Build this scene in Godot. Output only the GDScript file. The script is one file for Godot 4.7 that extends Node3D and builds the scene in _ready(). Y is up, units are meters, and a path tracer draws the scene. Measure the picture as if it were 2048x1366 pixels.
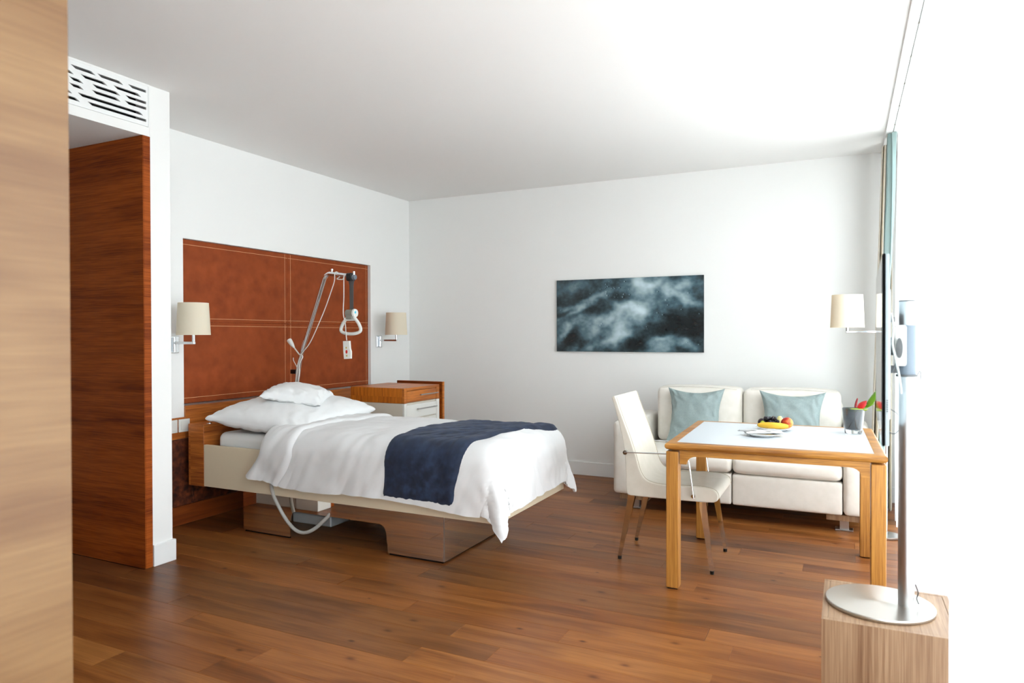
extends Node3D
# A bright hospital-style bedroom. World: x runs along the back wall towards the window, -z runs away along the bed wall, y is up. The camera stands above x = 0, z = 0.

const LEFT := -4.19      # face of the bed wall
const ENTRY := -3.57     # face of the column and of the bulkhead over the corridor
const BACK := -6.15      # face of the back wall
const HIGH := 2.75       # ceiling

var M := {}              # materials
var base_of := {}        # node -> world point its parts are built around
var used := {}           # names already given
var noise := FastNoiseLite.new()
var fine := FastNoiseLite.new()


func _ready() -> void:
	noise.seed = 7
	noise.noise_type = FastNoiseLite.TYPE_SIMPLEX_SMOOTH
	noise.frequency = 1.0
	noise.fractal_type = FastNoiseLite.FRACTAL_FBM
	noise.fractal_octaves = 3
	fine.seed = 21
	fine.noise_type = FastNoiseLite.TYPE_SIMPLEX
	fine.frequency = 1.0
	fine.fractal_type = FastNoiseLite.FRACTAL_NONE
	camera_and_light()
	make_materials()
	build_floor()
	build_shell()
	build_window()
	build_corridor()
	build_bed_wall()
	build_bed()
	build_bedding()
	build_lifting_pole()
	build_nightstand()
	build_picture()
	build_sofa()
	build_table()
	build_chair()
	build_table_setting()
	build_television()
	build_lamps()
	build_curtains()


func camera_and_light() -> void:
	var cam := Camera3D.new()
	cam.name = "camera"
	cam.fov = 52.72
	cam.near = 0.05
	cam.far = 200.0
	cam.transform = Transform3D(Basis.from_euler(Vector3(-0.00892, 0.45038, -0.00256), EULER_ORDER_YXZ), Vector3(0, 1.32, 0))
	var at := CameraAttributesPhysical.new()
	at.frustum_focal_length = 24.23
	at.frustum_focus_distance = 4.9
	at.exposure_aperture = 3.2
	cam.attributes = at
	add_child(cam)
	cam.current = true

	var env := Environment.new()
	env.background_mode = Environment.BG_SKY
	var sky := ProceduralSkyMaterial.new()       # a bright, evenly overcast day
	sky.sky_top_color = Color(0.92, 0.965, 1.0)
	sky.sky_horizon_color = Color(0.95, 0.985, 1.0)
	sky.ground_bottom_color = Color(0.95, 0.97, 0.97)
	sky.ground_horizon_color = Color(0.95, 0.985, 1.0)
	sky.sky_curve = 0.3
	sky.ground_curve = 0.3
	sky.energy_multiplier = 1.0
	env.sky = Sky.new()
	env.sky.sky_material = sky
	env.background_energy_multiplier = 8.9
	env.tonemap_mode = Environment.TONE_MAPPER_LINEAR
	env.tonemap_exposure = 1.0
	env.sdfgi_enabled = true
	env.ssao_enabled = true
	env.ssil_enabled = true
	var we := WorldEnvironment.new()
	we.name = "world_environment"
	we.environment = env
	add_child(we)


# ---------------------------------------------------------------- nodes

func numbered(called: String) -> String:
	var n: int = used.get(called, 0)
	used[called] = n + 1
	return called if n == 0 else "%s_%03d" % [called, n]


func tag(o: Node, label: String, category: String, group := "", kind := "") -> void:
	if label: o.set_meta("label", label)
	if category: o.set_meta("category", category)
	if group: o.set_meta("group", group)
	if kind: o.set_meta("kind", kind)


func thing(called: String, label: String, category: String, at: Vector3, group := "", turn := 0.0) -> Node3D:
	var o := Node3D.new()
	o.name = numbered(called)
	add_child(o)
	o.position = at
	o.rotation.y = turn
	base_of[o] = at if turn == 0.0 else Vector3.ZERO     # turned things are built in their own axes
	tag(o, label, category, group)
	return o


func part(parent: Node3D, called: String, b: MB, m: Material, label := "") -> MeshInstance3D:
	var o := MeshInstance3D.new()
	o.name = called
	var shift: Vector3 = base_of.get(parent, Vector3.ZERO)
	o.mesh = b.mesh(-shift)
	o.material_override = m
	parent.add_child(o, true)
	base_of[o] = shift
	if label: o.set_meta("label", label)
	return o


func whole(called: String, b: MB, m: Material, at: Vector3, label: String, category: String, group := "", kind := "") -> MeshInstance3D:
	var o := MeshInstance3D.new()
	o.name = numbered(called)
	o.mesh = b.mesh(-at)
	o.material_override = m
	add_child(o)
	o.position = at
	base_of[o] = at
	tag(o, label, category, group, kind)
	return o


func struct(called: String, b: MB, m: Material) -> MeshInstance3D:
	return whole(called, b, m, Vector3.ZERO, "", "", "", "structure")


# ---------------------------------------------------------------- mesh builder

class MB:
	var v := PackedVector3Array()
	var n := PackedVector3Array()
	var uv := PackedVector2Array()
	var ix := PackedInt32Array()

	func add(p: Vector3, nn: Vector3, t := Vector2.ZERO) -> int:
		v.append(p)
		n.append(nn)
		uv.append(t)
		return v.size() - 1

	func tri(a: int, b: int, c: int) -> void:
		if (v[c] - v[a]).cross(v[b] - v[a]).dot(n[a] + n[b] + n[c]) < 0.0:
			ix.append_array([a, c, b])
		else:
			ix.append_array([a, b, c])

	func quad(a: int, b: int, c: int, d: int) -> void:
		tri(a, b, c)
		tri(a, c, d)

	func mesh(shift := Vector3.ZERO) -> ArrayMesh:
		var arr := []
		arr.resize(Mesh.ARRAY_MAX)
		var p := v.duplicate()
		if shift != Vector3.ZERO:
			for i in p.size():
				p[i] += shift
		arr[Mesh.ARRAY_VERTEX] = p
		arr[Mesh.ARRAY_NORMAL] = n
		arr[Mesh.ARRAY_TEX_UV] = uv
		arr[Mesh.ARRAY_INDEX] = ix
		var m := ArrayMesh.new()
		m.add_surface_from_arrays(Mesh.PRIMITIVE_TRIANGLES, arr)
		return m

	func face(p: Array, out: Vector3, t := []) -> void:
		var i := []
		for k in p.size():
			i.append(add(p[k], out, t[k] if t else Vector2.ZERO))
		for k in range(1, p.size() - 1):
			tri(i[0], i[k], i[k + 1])

	func span(a: Vector3, b: Vector3) -> MB:
		# a plain box between two corners
		return rbox((a + b) / 2.0, (a - b).abs(), 0.0)

	func bev(a: Vector3, b: Vector3, r := 0.003, seg := 1) -> MB:
		return rbox((a + b) / 2.0, (a - b).abs(), r, seg)

	func rbox(c: Vector3, size: Vector3, r := 0.0, seg := 1, bs := Basis()) -> MB:
		var h := size / 2.0
		r = minf(r, minf(h.x, minf(h.y, h.z)) * 0.999)
		var lst := []
		if r <= 0.0:
			lst = [[-1.0, 0.0], [1.0, 0.0]]
		else:
			for k in seg + 1:
				lst.append([-1.0, tan(-PI / 4 + PI / 4 * k / seg)])
			for k in seg + 1:
				lst.append([1.0, tan(PI / 4 * k / seg)])
		var inner := h - Vector3.ONE * r
		for ax in 3:
			for sg: float in [-1.0, 1.0]:
				var N := Vector3.ZERO
				N[ax] = sg
				var ua := (ax + 1) % 3
				var va := (ax + 2) % 3
				var cnt := lst.size()
				var idx := []
				for i in cnt:
					for j in cnt:
						var d := N
						d[ua] = lst[i][1]
						d[va] = lst[j][1]
						d = d.normalized()
						var q := Vector3.ZERO
						q[ax] = sg * inner[ax]
						q[ua] = lst[i][0] * inner[ua]
						q[va] = lst[j][0] * inner[va]
						idx.append(add(c + bs * (q + d * r), bs * (d if r > 0.0 else N), Vector2(q[ua], q[va])))
				for i in cnt - 1:
					for j in cnt - 1:
						quad(idx[i * cnt + j], idx[(i + 1) * cnt + j], idx[(i + 1) * cnt + j + 1], idx[i * cnt + j + 1])
		return self

	func tube(path: PackedVector3Array, radius, seg := 10, caps := true, flat := 1.0, up := Vector3.UP) -> MB:
		# radius: a number, or one for each point; flat squeezes it along the second axis
		var cnt := path.size()
		var prev := Vector3.ZERO
		var rows := []
		for i in cnt:
			var t := (path[mini(i + 1, cnt - 1)] - path[maxi(i - 1, 0)]).normalized()
			var a: Vector3
			if i == 0:
				var ref := up if absf(t.dot(up)) < 0.95 else Vector3.RIGHT
				a = (ref - t * ref.dot(t)).normalized()
			else:
				a = (prev - t * prev.dot(t)).normalized()
			prev = a
			var b := t.cross(a)
			var r: float = radius[i] if radius is Array or radius is PackedFloat32Array else radius
			var row := []
			for k in seg + 1:
				var an := TAU * k / seg
				var d := a * cos(an) * flat + b * sin(an)
				var nn := (a * cos(an) / flat + b * sin(an)).normalized()
				row.append(add(path[i] + d * r, nn, Vector2(float(k) / seg, float(i) / maxi(cnt - 1, 1))))
			rows.append(row)
			if caps and (i == 0 or i == cnt - 1):
				var out := -t if i == 0 else t
				var c0 := add(path[i], out)
				var ring := []
				for k in seg:
					ring.append(add(v[row[k]], out))
				for k in seg:
					tri(c0, ring[k], ring[(k + 1) % seg])
		for i in cnt - 1:
			for k in seg:
				quad(rows[i][k], rows[i + 1][k], rows[i + 1][k + 1], rows[i][k + 1])
		return self

	func lathe(prof: Array, at: Vector3, seg := 32, bs := Basis()) -> MB:
		# prof: Vector2(radius, height) points; sharp corners stay sharp
		var cnt := prof.size()
		var sn := []
		for i in cnt - 1:
			var d: Vector2 = prof[i + 1] - prof[i]
			sn.append(Vector2(d.y, -d.x).normalized())
		var area := 0.0
		for i in cnt:
			var p: Vector2 = prof[i]
			var q: Vector2 = prof[(i + 1) % cnt]
			area += p.x * q.y - q.x * p.y
		for i in cnt - 1:
			var n0: Vector2 = sn[i]
			var n1: Vector2 = sn[i]
			if i > 0 and sn[i - 1].dot(sn[i]) > 0.6: n0 = (sn[i - 1] + sn[i]).normalized()
			if i < cnt - 2 and sn[i + 1].dot(sn[i]) > 0.6: n1 = (sn[i + 1] + sn[i]).normalized()
			var ra := []
			var rb := []
			for k in seg + 1:
				var an := TAU * k / seg
				var e := Vector3(cos(an), 0, sin(an))
				ra.append(add(at + bs * (e * prof[i].x + Vector3.UP * prof[i].y), bs * (e * n0.x + Vector3.UP * n0.y), Vector2(float(k) / seg, float(i) / cnt)))
				rb.append(add(at + bs * (e * prof[i + 1].x + Vector3.UP * prof[i + 1].y), bs * (e * n1.x + Vector3.UP * n1.y), Vector2(float(k) / seg, float(i + 1) / cnt)))
			for k in seg:
				quad(ra[k], rb[k], rb[k + 1], ra[k + 1])
		return self

	func grid(rows: Array, flip := false, wrap := false, uvs := Vector2.ONE) -> MB:
		# smooth sheet through rows of points
		var rc := rows.size()
		var cc: int = rows[0].size()
		var first := v.size()
		var nn := []
		for i in rc:
			for j in cc:
				var jl := j - 1
				var jr := j + 1
				if wrap:
					jl = (j - 1 + cc - 1) % (cc - 1) if j > 0 else cc - 2
					jr = j + 1 if j < cc - 1 else 1
				var du: Vector3 = rows[i][clampi(jr, 0, cc - 1)] - rows[i][clampi(jl, 0, cc - 1)]
				var dv: Vector3 = rows[mini(i + 1, rc - 1)][j] - rows[maxi(i - 1, 0)][j]
				var q := du.cross(dv)
				if q.length() < 1e-12: q = Vector3.UP
				q = q.normalized() * (-1.0 if flip else 1.0)
				add(rows[i][j], q, Vector2(float(j) / (cc - 1), float(i) / (rc - 1)) * uvs)
		for i in rc - 1:
			for j in cc - 1:
				var a := first + i * cc + j
				quad(a, a + 1, a + cc + 1, a + cc)
		return self

	func solid_sheet(rows: Array, thick: float, flip := false, uvs := Vector2.ONE) -> MB:
		# a sheet with a second side, thick metres below it, and a closed rim
		grid(rows, flip, false, uvs)
		var rc := rows.size()
		var cc: int = rows[0].size()
		var first := v.size() - rc * cc
		var low := []
		for i in rc:
			var r := PackedVector3Array()
			for j in cc:
				r.append(v[first + i * cc + j] - n[first + i * cc + j] * thick)
			low.append(r)
		grid(low, not flip, false, uvs)
		var edge := []
		for j in cc: edge.append([0, j])
		for i in range(1, rc): edge.append([i, cc - 1])
		for j in range(cc - 2, -1, -1): edge.append([rc - 1, j])
		for i in range(rc - 2, -1, -1): edge.append([i, 0])
		var mid := Vector3.ZERO
		for e in edge: mid += rows[e[0]][e[1]]
		mid /= edge.size()
		for k in edge.size() - 1:
			var e: Array = edge[k]
			var f: Array = edge[k + 1]
			var a: Vector3 = rows[e[0]][e[1]]
			var b: Vector3 = rows[f[0]][f[1]]
			var c: Vector3 = low[f[0]][f[1]]
			var d: Vector3 = low[e[0]][e[1]]
			var o := (b - a).cross(d - a)
			if o.length() < 1e-14: continue
			o = o.normalized()
			if o.dot((a + b) / 2.0 - mid) < 0.0: o = -o
			face([a, b, c, d], o)
		return self

	func prism(poly: PackedVector2Array, depth: float, xf: Transform3D) -> MB:
		# polygon in its own xy plane, extruded from z = 0 to z = depth
		var ids := Geometry2D.triangulate_polygon(poly)
		var bs := xf.basis
		for side in 2:
			var N := bs.z.normalized() * (1.0 if side else -1.0)
			var f := []
			for p in poly:
				f.append(add(xf * Vector3(p.x, p.y, depth * side), N, p))
			for k in range(0, ids.size(), 3):
				tri(f[ids[k]], f[ids[k + 1]], f[ids[k + 2]])
		var turn := -1.0 if Geometry2D.is_polygon_clockwise(poly) else 1.0
		for k in poly.size():
			var p := poly[k]
			var q := poly[(k + 1) % poly.size()]
			var d := (q - p).normalized()
			var N2 := bs * Vector3(d.y, -d.x, 0) * turn
			face([xf * Vector3(p.x, p.y, 0), xf * Vector3(q.x, q.y, 0), xf * Vector3(q.x, q.y, depth), xf * Vector3(p.x, p.y, depth)], N2.normalized())
		return self

	func sweep_pad(mid: PackedVector3Array, across: Vector3, widths: Array, thick: Array, r: float) -> MB:
		# a padded shell: a rounded oblong carried along a line that bends in one plane; across is its width direction
		var cnt := mid.size()
		var rows := []
		for i in cnt:
			var t := (mid[mini(i + 1, cnt - 1)] - mid[maxi(i - 1, 0)]).normalized()
			var up := across.cross(t).normalized()
			var w: float = widths[i] / 2.0
			var h: float = thick[i] / 2.0
			var rr := minf(r, h * 0.98)
			var row := PackedVector3Array()
			for c in 4:
				var sx: float = [1, -1, -1, 1][c]
				var sy: float = [1, 1, -1, -1][c]
				for k in 5:
					var an := PI / 2 * c + PI / 2 * k / 4.0
					row.append(mid[i] + across * (sx * (w - rr) + cos(an) * rr) + up * (sy * (h - rr) + sin(an) * rr))
				if c == 0:
					row.append(mid[i] + up * (h + 0.004))
			row.append(row[0])
			rows.append(row)
		grid(rows, true, true)
		for e in [0, cnt - 1]:
			var t2 := (mid[mini(e + 1, cnt - 1)] - mid[maxi(e - 1, 0)]).normalized()
			var out := -t2 if e == 0 else t2
			var c0 := add(mid[e], out)
			var ring := []
			for p in rows[e]: ring.append(add(p, out))
			for k in ring.size() - 1: tri(c0, ring[k], ring[k + 1])
		return self

	func ball(c: Vector3, r: Vector3, rings := 10, seg := 16, bs := Basis()) -> MB:
		var id := []
		for i in rings + 1:
			var a := PI * i / rings
			for k in seg + 1:
				var b := TAU * k / seg
				var d := Vector3(sin(a) * cos(b), cos(a), sin(a) * sin(b))
				id.append(add(c + bs * (d * r), (bs * (d / r)).normalized(), Vector2(float(k) / seg, float(i) / rings)))
		for i in rings:
			for k in seg:
				var q := i * (seg + 1) + k
				quad(id[q], id[q + 1], id[q + seg + 2], id[q + seg + 1])
		return self


func mb() -> MB:
	return MB.new()


func smooth_path(pts: Array, sub := 6) -> PackedVector3Array:
	var out := PackedVector3Array()
	for i in pts.size() - 1:
		var p0: Vector3 = pts[maxi(i - 1, 0)]
		var p1: Vector3 = pts[i]
		var p2: Vector3 = pts[i + 1]
		var p3: Vector3 = pts[mini(i + 2, pts.size() - 1)]
		for k in sub:
			out.append(p1.cubic_interpolate(p2, p0, p3, float(k) / sub))
	out.append(pts[-1])
	return out


func sstep(a: float, b: float, x: float) -> float:
	return smoothstep(a, b, x)


func cushion(b: MB, half_w: float, half_d: float, half_h: float, xf: Transform3D, seed_at: float, under := 1.0, pinch := 0.07, puff := 0.42, wrinkle := 0.006, cnt := 30) -> MB:
	# a stuffed pillow lying in its own xz plane: corners stand out, the middle bulges
	for side: float in [1.0, -1.0]:
		var rows := []
		for i in cnt + 1:
			var row := PackedVector3Array()
			for j in cnt + 1:
				var u: float = sin((float(i) / cnt - 0.5) * PI)
				var w: float = sin((float(j) / cnt - 0.5) * PI)
				var x := half_w * u * (1.0 - pinch * (1.0 - w * w) * u * u)
				var z := half_d * w * (1.0 - pinch * (1.0 - u * u) * w * w)
				var body := pow(maxf((1.0 - u * u) * (1.0 - w * w), 0.0), puff)
				var y := half_h * body * (side if side > 0.0 else -under)
				y += side * wrinkle * body * noise.get_noise_3d(u * 2.2 + seed_at, w * 2.2, seed_at * 3.0 + side)
				y += side * wrinkle * 1.3 * pow(body, 0.5) * (1.0 - body) * sin((u * 3.0 - w * 2.0) * 5.0 + noise.get_noise_2d(u * 2.0 + seed_at, w * 2.0) * 5.0)
				row.append(xf * Vector3(x, y, z))
			rows.append(row)
		b.grid(rows, side < 0.0)
	return b


# ---------------------------------------------------------------- materials

func mat(called: String, c: Color, rough := 0.6, metal := 0.0) -> StandardMaterial3D:
	var m := StandardMaterial3D.new()
	m.resource_name = called
	m.albedo_color = c
	m.roughness = rough
	m.metallic = metal
	M[called] = m
	return m


func picture(w: int, h: int, f: Callable) -> ImageTexture:
	var data := PackedByteArray()
	data.resize(w * h * 3)
	var k := 0
	for y in h:
		for x in w:
			var c: Color = f.call(x, y)
			data[k] = clampi(int(c.r * 255.0), 0, 255)
			data[k + 1] = clampi(int(c.g * 255.0), 0, 255)
			data[k + 2] = clampi(int(c.b * 255.0), 0, 255)
			k += 3
	return ImageTexture.create_from_image(Image.create_from_data(w, h, false, Image.FORMAT_RGB8, data))


func wood_texture(w: int, h: int, along: float, across: float, seed_at: float, rings: float, wave: float, streak: float, dark: Color, knots := [], upright := false) -> ImageTexture:
	# grain runs along u (or along v when upright); along and across are the metres that the picture covers
	var data := PackedByteArray()
	data.resize(w * h * 3)
	for y in h:
		var b := float(y) / h * across
		for x in w:
			var a := float(x) / w * along
			var bend := 0.0
			var dot := 0.0
			for q in knots:
				var da: float = (a - q[0]) / q[2]
				var db: float = (b - q[1]) / (q[2] * 0.42)
				var e := exp(-(da * da + db * db) * 0.5)
				bend += e * 1.6 * signf(db)
				dot = maxf(dot, exp(-(da * da * 14.0 + db * db * 9.0)) * q[3])
			var slow := noise.get_noise_3d(a * 0.9, b * 5.0, seed_at)
			var ring := (b + 0.012 * bend) * rings + slow * wave
			var r := 0.5 + 0.5 * sin(ring * TAU)
			var s1 := fine.get_noise_3d(a * 2.5, b * 160.0, seed_at + 5.0)
			var s2 := fine.get_noise_3d(a * 9.0, b * 520.0, seed_at + 9.0)
			var t := 0.30 * r * (0.5 + 0.5 * slow) + streak * (0.20 * s1 + 0.14 * s2) + 0.34 * maxf(0.0, slow + 0.15)
			t = clampf(t + 0.10, 0.0, 1.0)
			t = clampf(t + dot, 0.0, 1.0)
			var k := (y * w + x) * 3
			data[k] = clampi(int(lerpf(1.0, dark.r, t) * 255.0), 0, 255)
			data[k + 1] = clampi(int(lerpf(1.0, dark.g, t) * 255.0), 0, 255)
			data[k + 2] = clampi(int(lerpf(1.0, dark.b, t) * 255.0), 0, 255)
	var im := Image.create_from_data(w, h, false, Image.FORMAT_RGB8, data)
	if upright:
		im.rotate_90(CLOCKWISE)
	return ImageTexture.create_from_image(im)


func wooden(called: String, tint: Color, tex: Texture2D, scale: Vector3, rough := 0.4, offset := Vector3(0.5, 0.5, 0.5)) -> StandardMaterial3D:
	var m := mat(called, tint, rough)
	m.albedo_texture = tex
	m.uv1_triplanar = true
	m.uv1_triplanar_sharpness = 8.0
	m.uv1_scale = scale
	m.uv1_offset = offset
	return m


func mottled(w: int, f: float, low: Color, high: Color, seed_at: float) -> ImageTexture:
	return picture(w, w, func(x: int, y: int) -> Color:
		# blended over the border so that it repeats without a seam
		var u := float(x) / w
		var q := float(y) / w
		var a := noise.get_noise_3d(u * f, q * f, seed_at)
		var a2 := noise.get_noise_3d((u - 1.0) * f, q * f, seed_at)
		var c := noise.get_noise_3d(u * f, (q - 1.0) * f, seed_at)
		var c2 := noise.get_noise_3d((u - 1.0) * f, (q - 1.0) * f, seed_at)
		var t := lerpf(lerpf(a, a2, u), lerpf(c, c2, u), q)
		return low.lerp(high, clampf(t * 1.1 + 0.5, 0.0, 1.0)))


func triplanar(m: StandardMaterial3D, tex: Texture2D, scale: float, bump := 0.0, bump_tex: Texture2D = null) -> void:
	m.albedo_texture = tex
	m.uv1_triplanar = true
	m.uv1_scale = Vector3.ONE * scale
	if bump != 0.0:
		m.heightmap_enabled = true
		m.heightmap_texture = bump_tex if bump_tex else tex
		m.heightmap_scale = bump


func make_materials() -> void:
	var paint := mat("white_paint", Color(0.945, 0.945, 0.935), 0.75)
	mat("ceiling_paint", Color(0.955, 0.95, 0.94), 0.85)
	mat("white_lacquer", Color(0.945, 0.95, 0.945), 0.35)
	mat("switch_plastic", Color(0.90, 0.90, 0.88), 0.3)
	paint.metallic_specular = 0.4

	# floor boards: one picture 2.4 m long holding five boards, tinted a little differently from board to board
	var kn := [[0.42, 0.07, 0.05, 0.7], [1.7, 0.21, 0.07, 0.5], [1.05, 0.36, 0.05, 0.8], [2.1, 0.49, 0.06, 0.6], [0.9, 0.63, 0.08, 0.5], [1.4, 0.08, 0.03, 0.8]]
	var boards := wood_texture(1536, 512, 2.4, 0.7, 3.0, 9.0, 1.5, 0.55, Color(0.40, 0.28, 0.20), kn)
	var tints := [Color(0.605, 0.375, 0.185), Color(0.565, 0.34, 0.16), Color(0.665, 0.435, 0.225), Color(0.58, 0.355, 0.17), Color(0.49, 0.305, 0.16), Color(0.63, 0.40, 0.20), Color(0.545, 0.35, 0.185)]
	for i in tints.size():
		var m := mat("board_%d" % i, tints[i], 0.36)
		m.albedo_texture = boards
		m.metallic_specular = 0.36
		m.heightmap_enabled = true
		m.heightmap_texture = boards
		m.heightmap_scale = 0.02
	mat("joint", Color(0.16, 0.10, 0.07), 0.8)

	var veneer := wood_texture(1024, 768, 2.2, 1.6, 11.0, 20.0, 1.2, 1.0, Color(0.45, 0.32, 0.24))
	var veneer_up := wood_texture(768, 768, 1.6, 1.6, 17.0, 26.0, 1.0, 1.0, Color(0.55, 0.42, 0.32), [], true)
	var figured := wood_texture(1024, 512, 2.4, 1.2, 23.0, 7.0, 1.6, 0.35, Color(0.62, 0.48, 0.38))
	wooden("cherry_panel", Color(0.665, 0.33, 0.10), veneer, Vector3(0.42, 0.5, 0.42), 0.55).metallic_specular = 0.28
	wooden("wardrobe_veneer", Color(0.525, 0.40, 0.255), figured, Vector3(0.36, 0.42, 0.36), 0.45)
	wooden("bed_walnut", Color(0.80, 0.475, 0.215), veneer, Vector3(0.42, 1.0, 0.42), 0.35)
	wooden("skirting_wood", Color(0.58, 0.29, 0.105), figured, Vector3(0.42, 2.2, 0.42), 0.4)
	wooden("stand_veneer", Color(0.86, 0.50, 0.15), veneer_up, Vector3(0.62, 0.62, 0.62), 0.35)
	wooden("stand_drawer", Color(0.84, 0.50, 0.17), veneer, Vector3(0.6, 0.9, 0.6), 0.35)
	wooden("table_wood", Color(0.77, 0.545, 0.25), veneer, Vector3(0.7, 0.9, 0.7), 0.35)
	wooden("table_leg_wood", Color(0.77, 0.545, 0.25), veneer_up, Vector3(0.9, 0.62, 0.9), 0.35)
	wooden("plinth_veneer", Color(0.64, 0.52, 0.40), veneer_up, Vector3(0.8, 0.5, 0.8), 0.45)

	var hide := mottled(256, 6.0, Color(0.86, 0.82, 0.78), Color(1, 1, 1), 40.0)
	var pores := mottled(256, 60.0, Color(0.3, 0.3, 0.3), Color(1, 1, 1), 41.0)
	var lea := mat("cognac_leather", Color(0.60, 0.275, 0.105), 0.6)
	lea.metallic_specular = 0.35
	triplanar(lea, hide, 1.3, 0.03, pores)
	mat("stitch", Color(0.92, 0.72, 0.52), 0.7)
	mat("leather_seam", Color(0.54, 0.25, 0.12), 0.55)
	var rust := mat("brown_hide", Color(0.50, 0.30, 0.20), 0.5)
	triplanar(rust, mottled(256, 9.0, Color(0.35, 0.28, 0.26), Color(1.0, 0.86, 0.74), 44.0), 1.9)
	var cream := mat("cream_leather", Color(0.935, 0.915, 0.88), 0.42)
	triplanar(cream, mottled(256, 8.0, Color(0.96, 0.96, 0.95), Color(1, 1, 1), 46.0), 1.5, 0.02, pores)
	var chairm := mat("chair_leather", Color(0.875, 0.85, 0.80), 0.45)
	mat("chair_piping", Color(0.72, 0.68, 0.60), 0.5)
	triplanar(chairm, M.cream_leather.albedo_texture, 1.5, 0.015, pores)

	mat("bed_laminate", Color(0.90, 0.84, 0.73), 0.45)
	mat("stand_laminate", Color(0.86, 0.83, 0.77), 0.45)
	mat("stand_front", Color(0.91, 0.905, 0.88), 0.4)
	var mir := mat("mirror_steel", Color(0.90, 0.87, 0.83), 0.03, 1.0)
	mir.metallic_specular = 0.5
	mat("chrome", Color(0.86, 0.87, 0.88), 0.07, 1.0)
	mat("satin_steel", Color(0.74, 0.74, 0.74), 0.28, 1.0)
	var brushed := mat("brushed_steel", Color(0.78, 0.77, 0.75), 0.3, 1.0)
	brushed.anisotropy_enabled = true
	brushed.anisotropy = 0.7
	mat("grey_metal", Color(0.55, 0.57, 0.58), 0.4, 0.3)
	mat("black_plastic", Color(0.035, 0.035, 0.04), 0.4)
	mat("matte_black", Color(0.02, 0.02, 0.022), 0.8)
	M.matte_black.metallic_specular = 0.2
	mat("dark_grey_plastic", Color(0.33, 0.33, 0.33), 0.5)
	mat("grey_plastic", Color(0.55, 0.54, 0.50), 0.5)
	mat("slate_plastic", Color(0.42, 0.46, 0.50), 0.45)
	mat("white_plastic", Color(0.90, 0.90, 0.88), 0.35)
	mat("cable_white", Color(0.87, 0.86, 0.83), 0.5)
	mat("cable_grey", Color(0.72, 0.72, 0.70), 0.45)
	mat("cable_dark", Color(0.30, 0.32, 0.33), 0.5)
	mat("red_button", Color(0.82, 0.10, 0.06), 0.4)
	mat("yellow_button", Color(0.72, 0.60, 0.12), 0.4)
	mat("blue_dot", Color(0.30, 0.78, 0.88), 0.4)
	mat("cavity", Color(0.05, 0.045, 0.04), 0.9)

	var weave := mottled(256, 70.0, Color(0.90, 0.90, 0.90), Color(1, 1, 1), 50.0)
	var linen := mat("white_linen", Color(0.905, 0.905, 0.905), 0.85)
	linen.rim_enabled = true
	linen.rim = 0.15
	mat("pillow_linen", Color(0.935, 0.94, 0.94), 0.85)
	mat("mattress_cover", Color(0.91, 0.91, 0.90), 0.85)
	var vel := mat("navy_velvet", Color(0.165, 0.225, 0.335), 0.85)
	triplanar(vel, mottled(512, 13.0, Color(0.45, 0.46, 0.52), Color(1.0, 1.0, 1.0), 52.0), 1.1)
	vel.rim_enabled = true
	vel.rim = 0.6
	vel.rim_tint = 0.6
	var teal := mat("teal_silk", Color(0.58, 0.64, 0.635), 0.55)
	triplanar(teal, mottled(256, 40.0, Color(0.90, 0.92, 0.92), Color(1, 1, 1), 55.0), 2.4)
	teal.rim_enabled = true
	teal.rim = 0.3
	var tc := mat("teal_curtain", Color(0.62, 0.71, 0.70), 0.8)
	tc.backlight_enabled = true
	tc.backlight = Color(0.4, 0.5, 0.5)
	var cc := mat("cream_curtain", Color(0.90, 0.865, 0.80), 0.85)
	cc.backlight_enabled = true
	cc.backlight = Color(0.25, 0.24, 0.21)
	var sheer := mat("sheer_voile", Color(0.965, 0.97, 0.975, 0.76), 0.9)
	sheer.transparency = BaseMaterial3D.TRANSPARENCY_ALPHA
	sheer.backlight_enabled = true
	sheer.backlight = Color(1, 1, 1)
	var shade := mat("lamp_shade", Color(0.95, 0.925, 0.85), 0.85)
	shade.backlight_enabled = true
	shade.backlight = Color(0.75, 0.68, 0.55)

	var pane := mat("window_glass", Color(0.95, 0.98, 1.0, 0.05), 0.0)
	pane.transparency = BaseMaterial3D.TRANSPARENCY_ALPHA
	var laminate := mat("table_laminate", Color(0.80, 0.825, 0.845), 0.3)
	laminate.metallic_specular = 0.5
	mat("porcelain", Color(0.93, 0.935, 0.935), 0.12)
	mat("napkin", Color(0.93, 0.93, 0.92), 0.85)
	mat("screen", Color(0.012, 0.012, 0.014), 0.05)
	mat("tv_back", Color(0.66, 0.71, 0.73), 0.45)

	var smoke := mat("smoked_glass", Color(0.42, 0.46, 0.48, 0.0), 0.03)
	smoke.transparency = BaseMaterial3D.TRANSPARENCY_ALPHA
	smoke.albedo_color = Color(0.23, 0.26, 0.28, 0.55)
	var clear := mat("clear_glass", Color(0.97, 0.98, 0.98, 0.02), 0.02)
	clear.refraction_enabled = true
	clear.refraction_scale = 0.05
	mat("leaf", Color(0.40, 0.57, 0.10), 0.4).backlight_enabled = true
	M.leaf.backlight = Color(0.3, 0.45, 0.05)
	mat("leaf_pale", Color(0.60, 0.69, 0.20), 0.4)
	mat("spathe", Color(0.74, 0.13, 0.13), 0.25)
	mat("spadix", Color(0.52, 0.06, 0.10), 0.5)
	mat("stem", Color(0.38, 0.22, 0.14), 0.6)
	mat("banana", Color(0.90, 0.71, 0.20), 0.5)
	mat("banana_tip", Color(0.45, 0.36, 0.14), 0.6)
	mat("grape", Color(0.10, 0.075, 0.12), 0.22)
	mat("pear", Color(0.88, 0.84, 0.55), 0.45)
	mat("plum", Color(0.16, 0.06, 0.09), 0.35)
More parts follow.
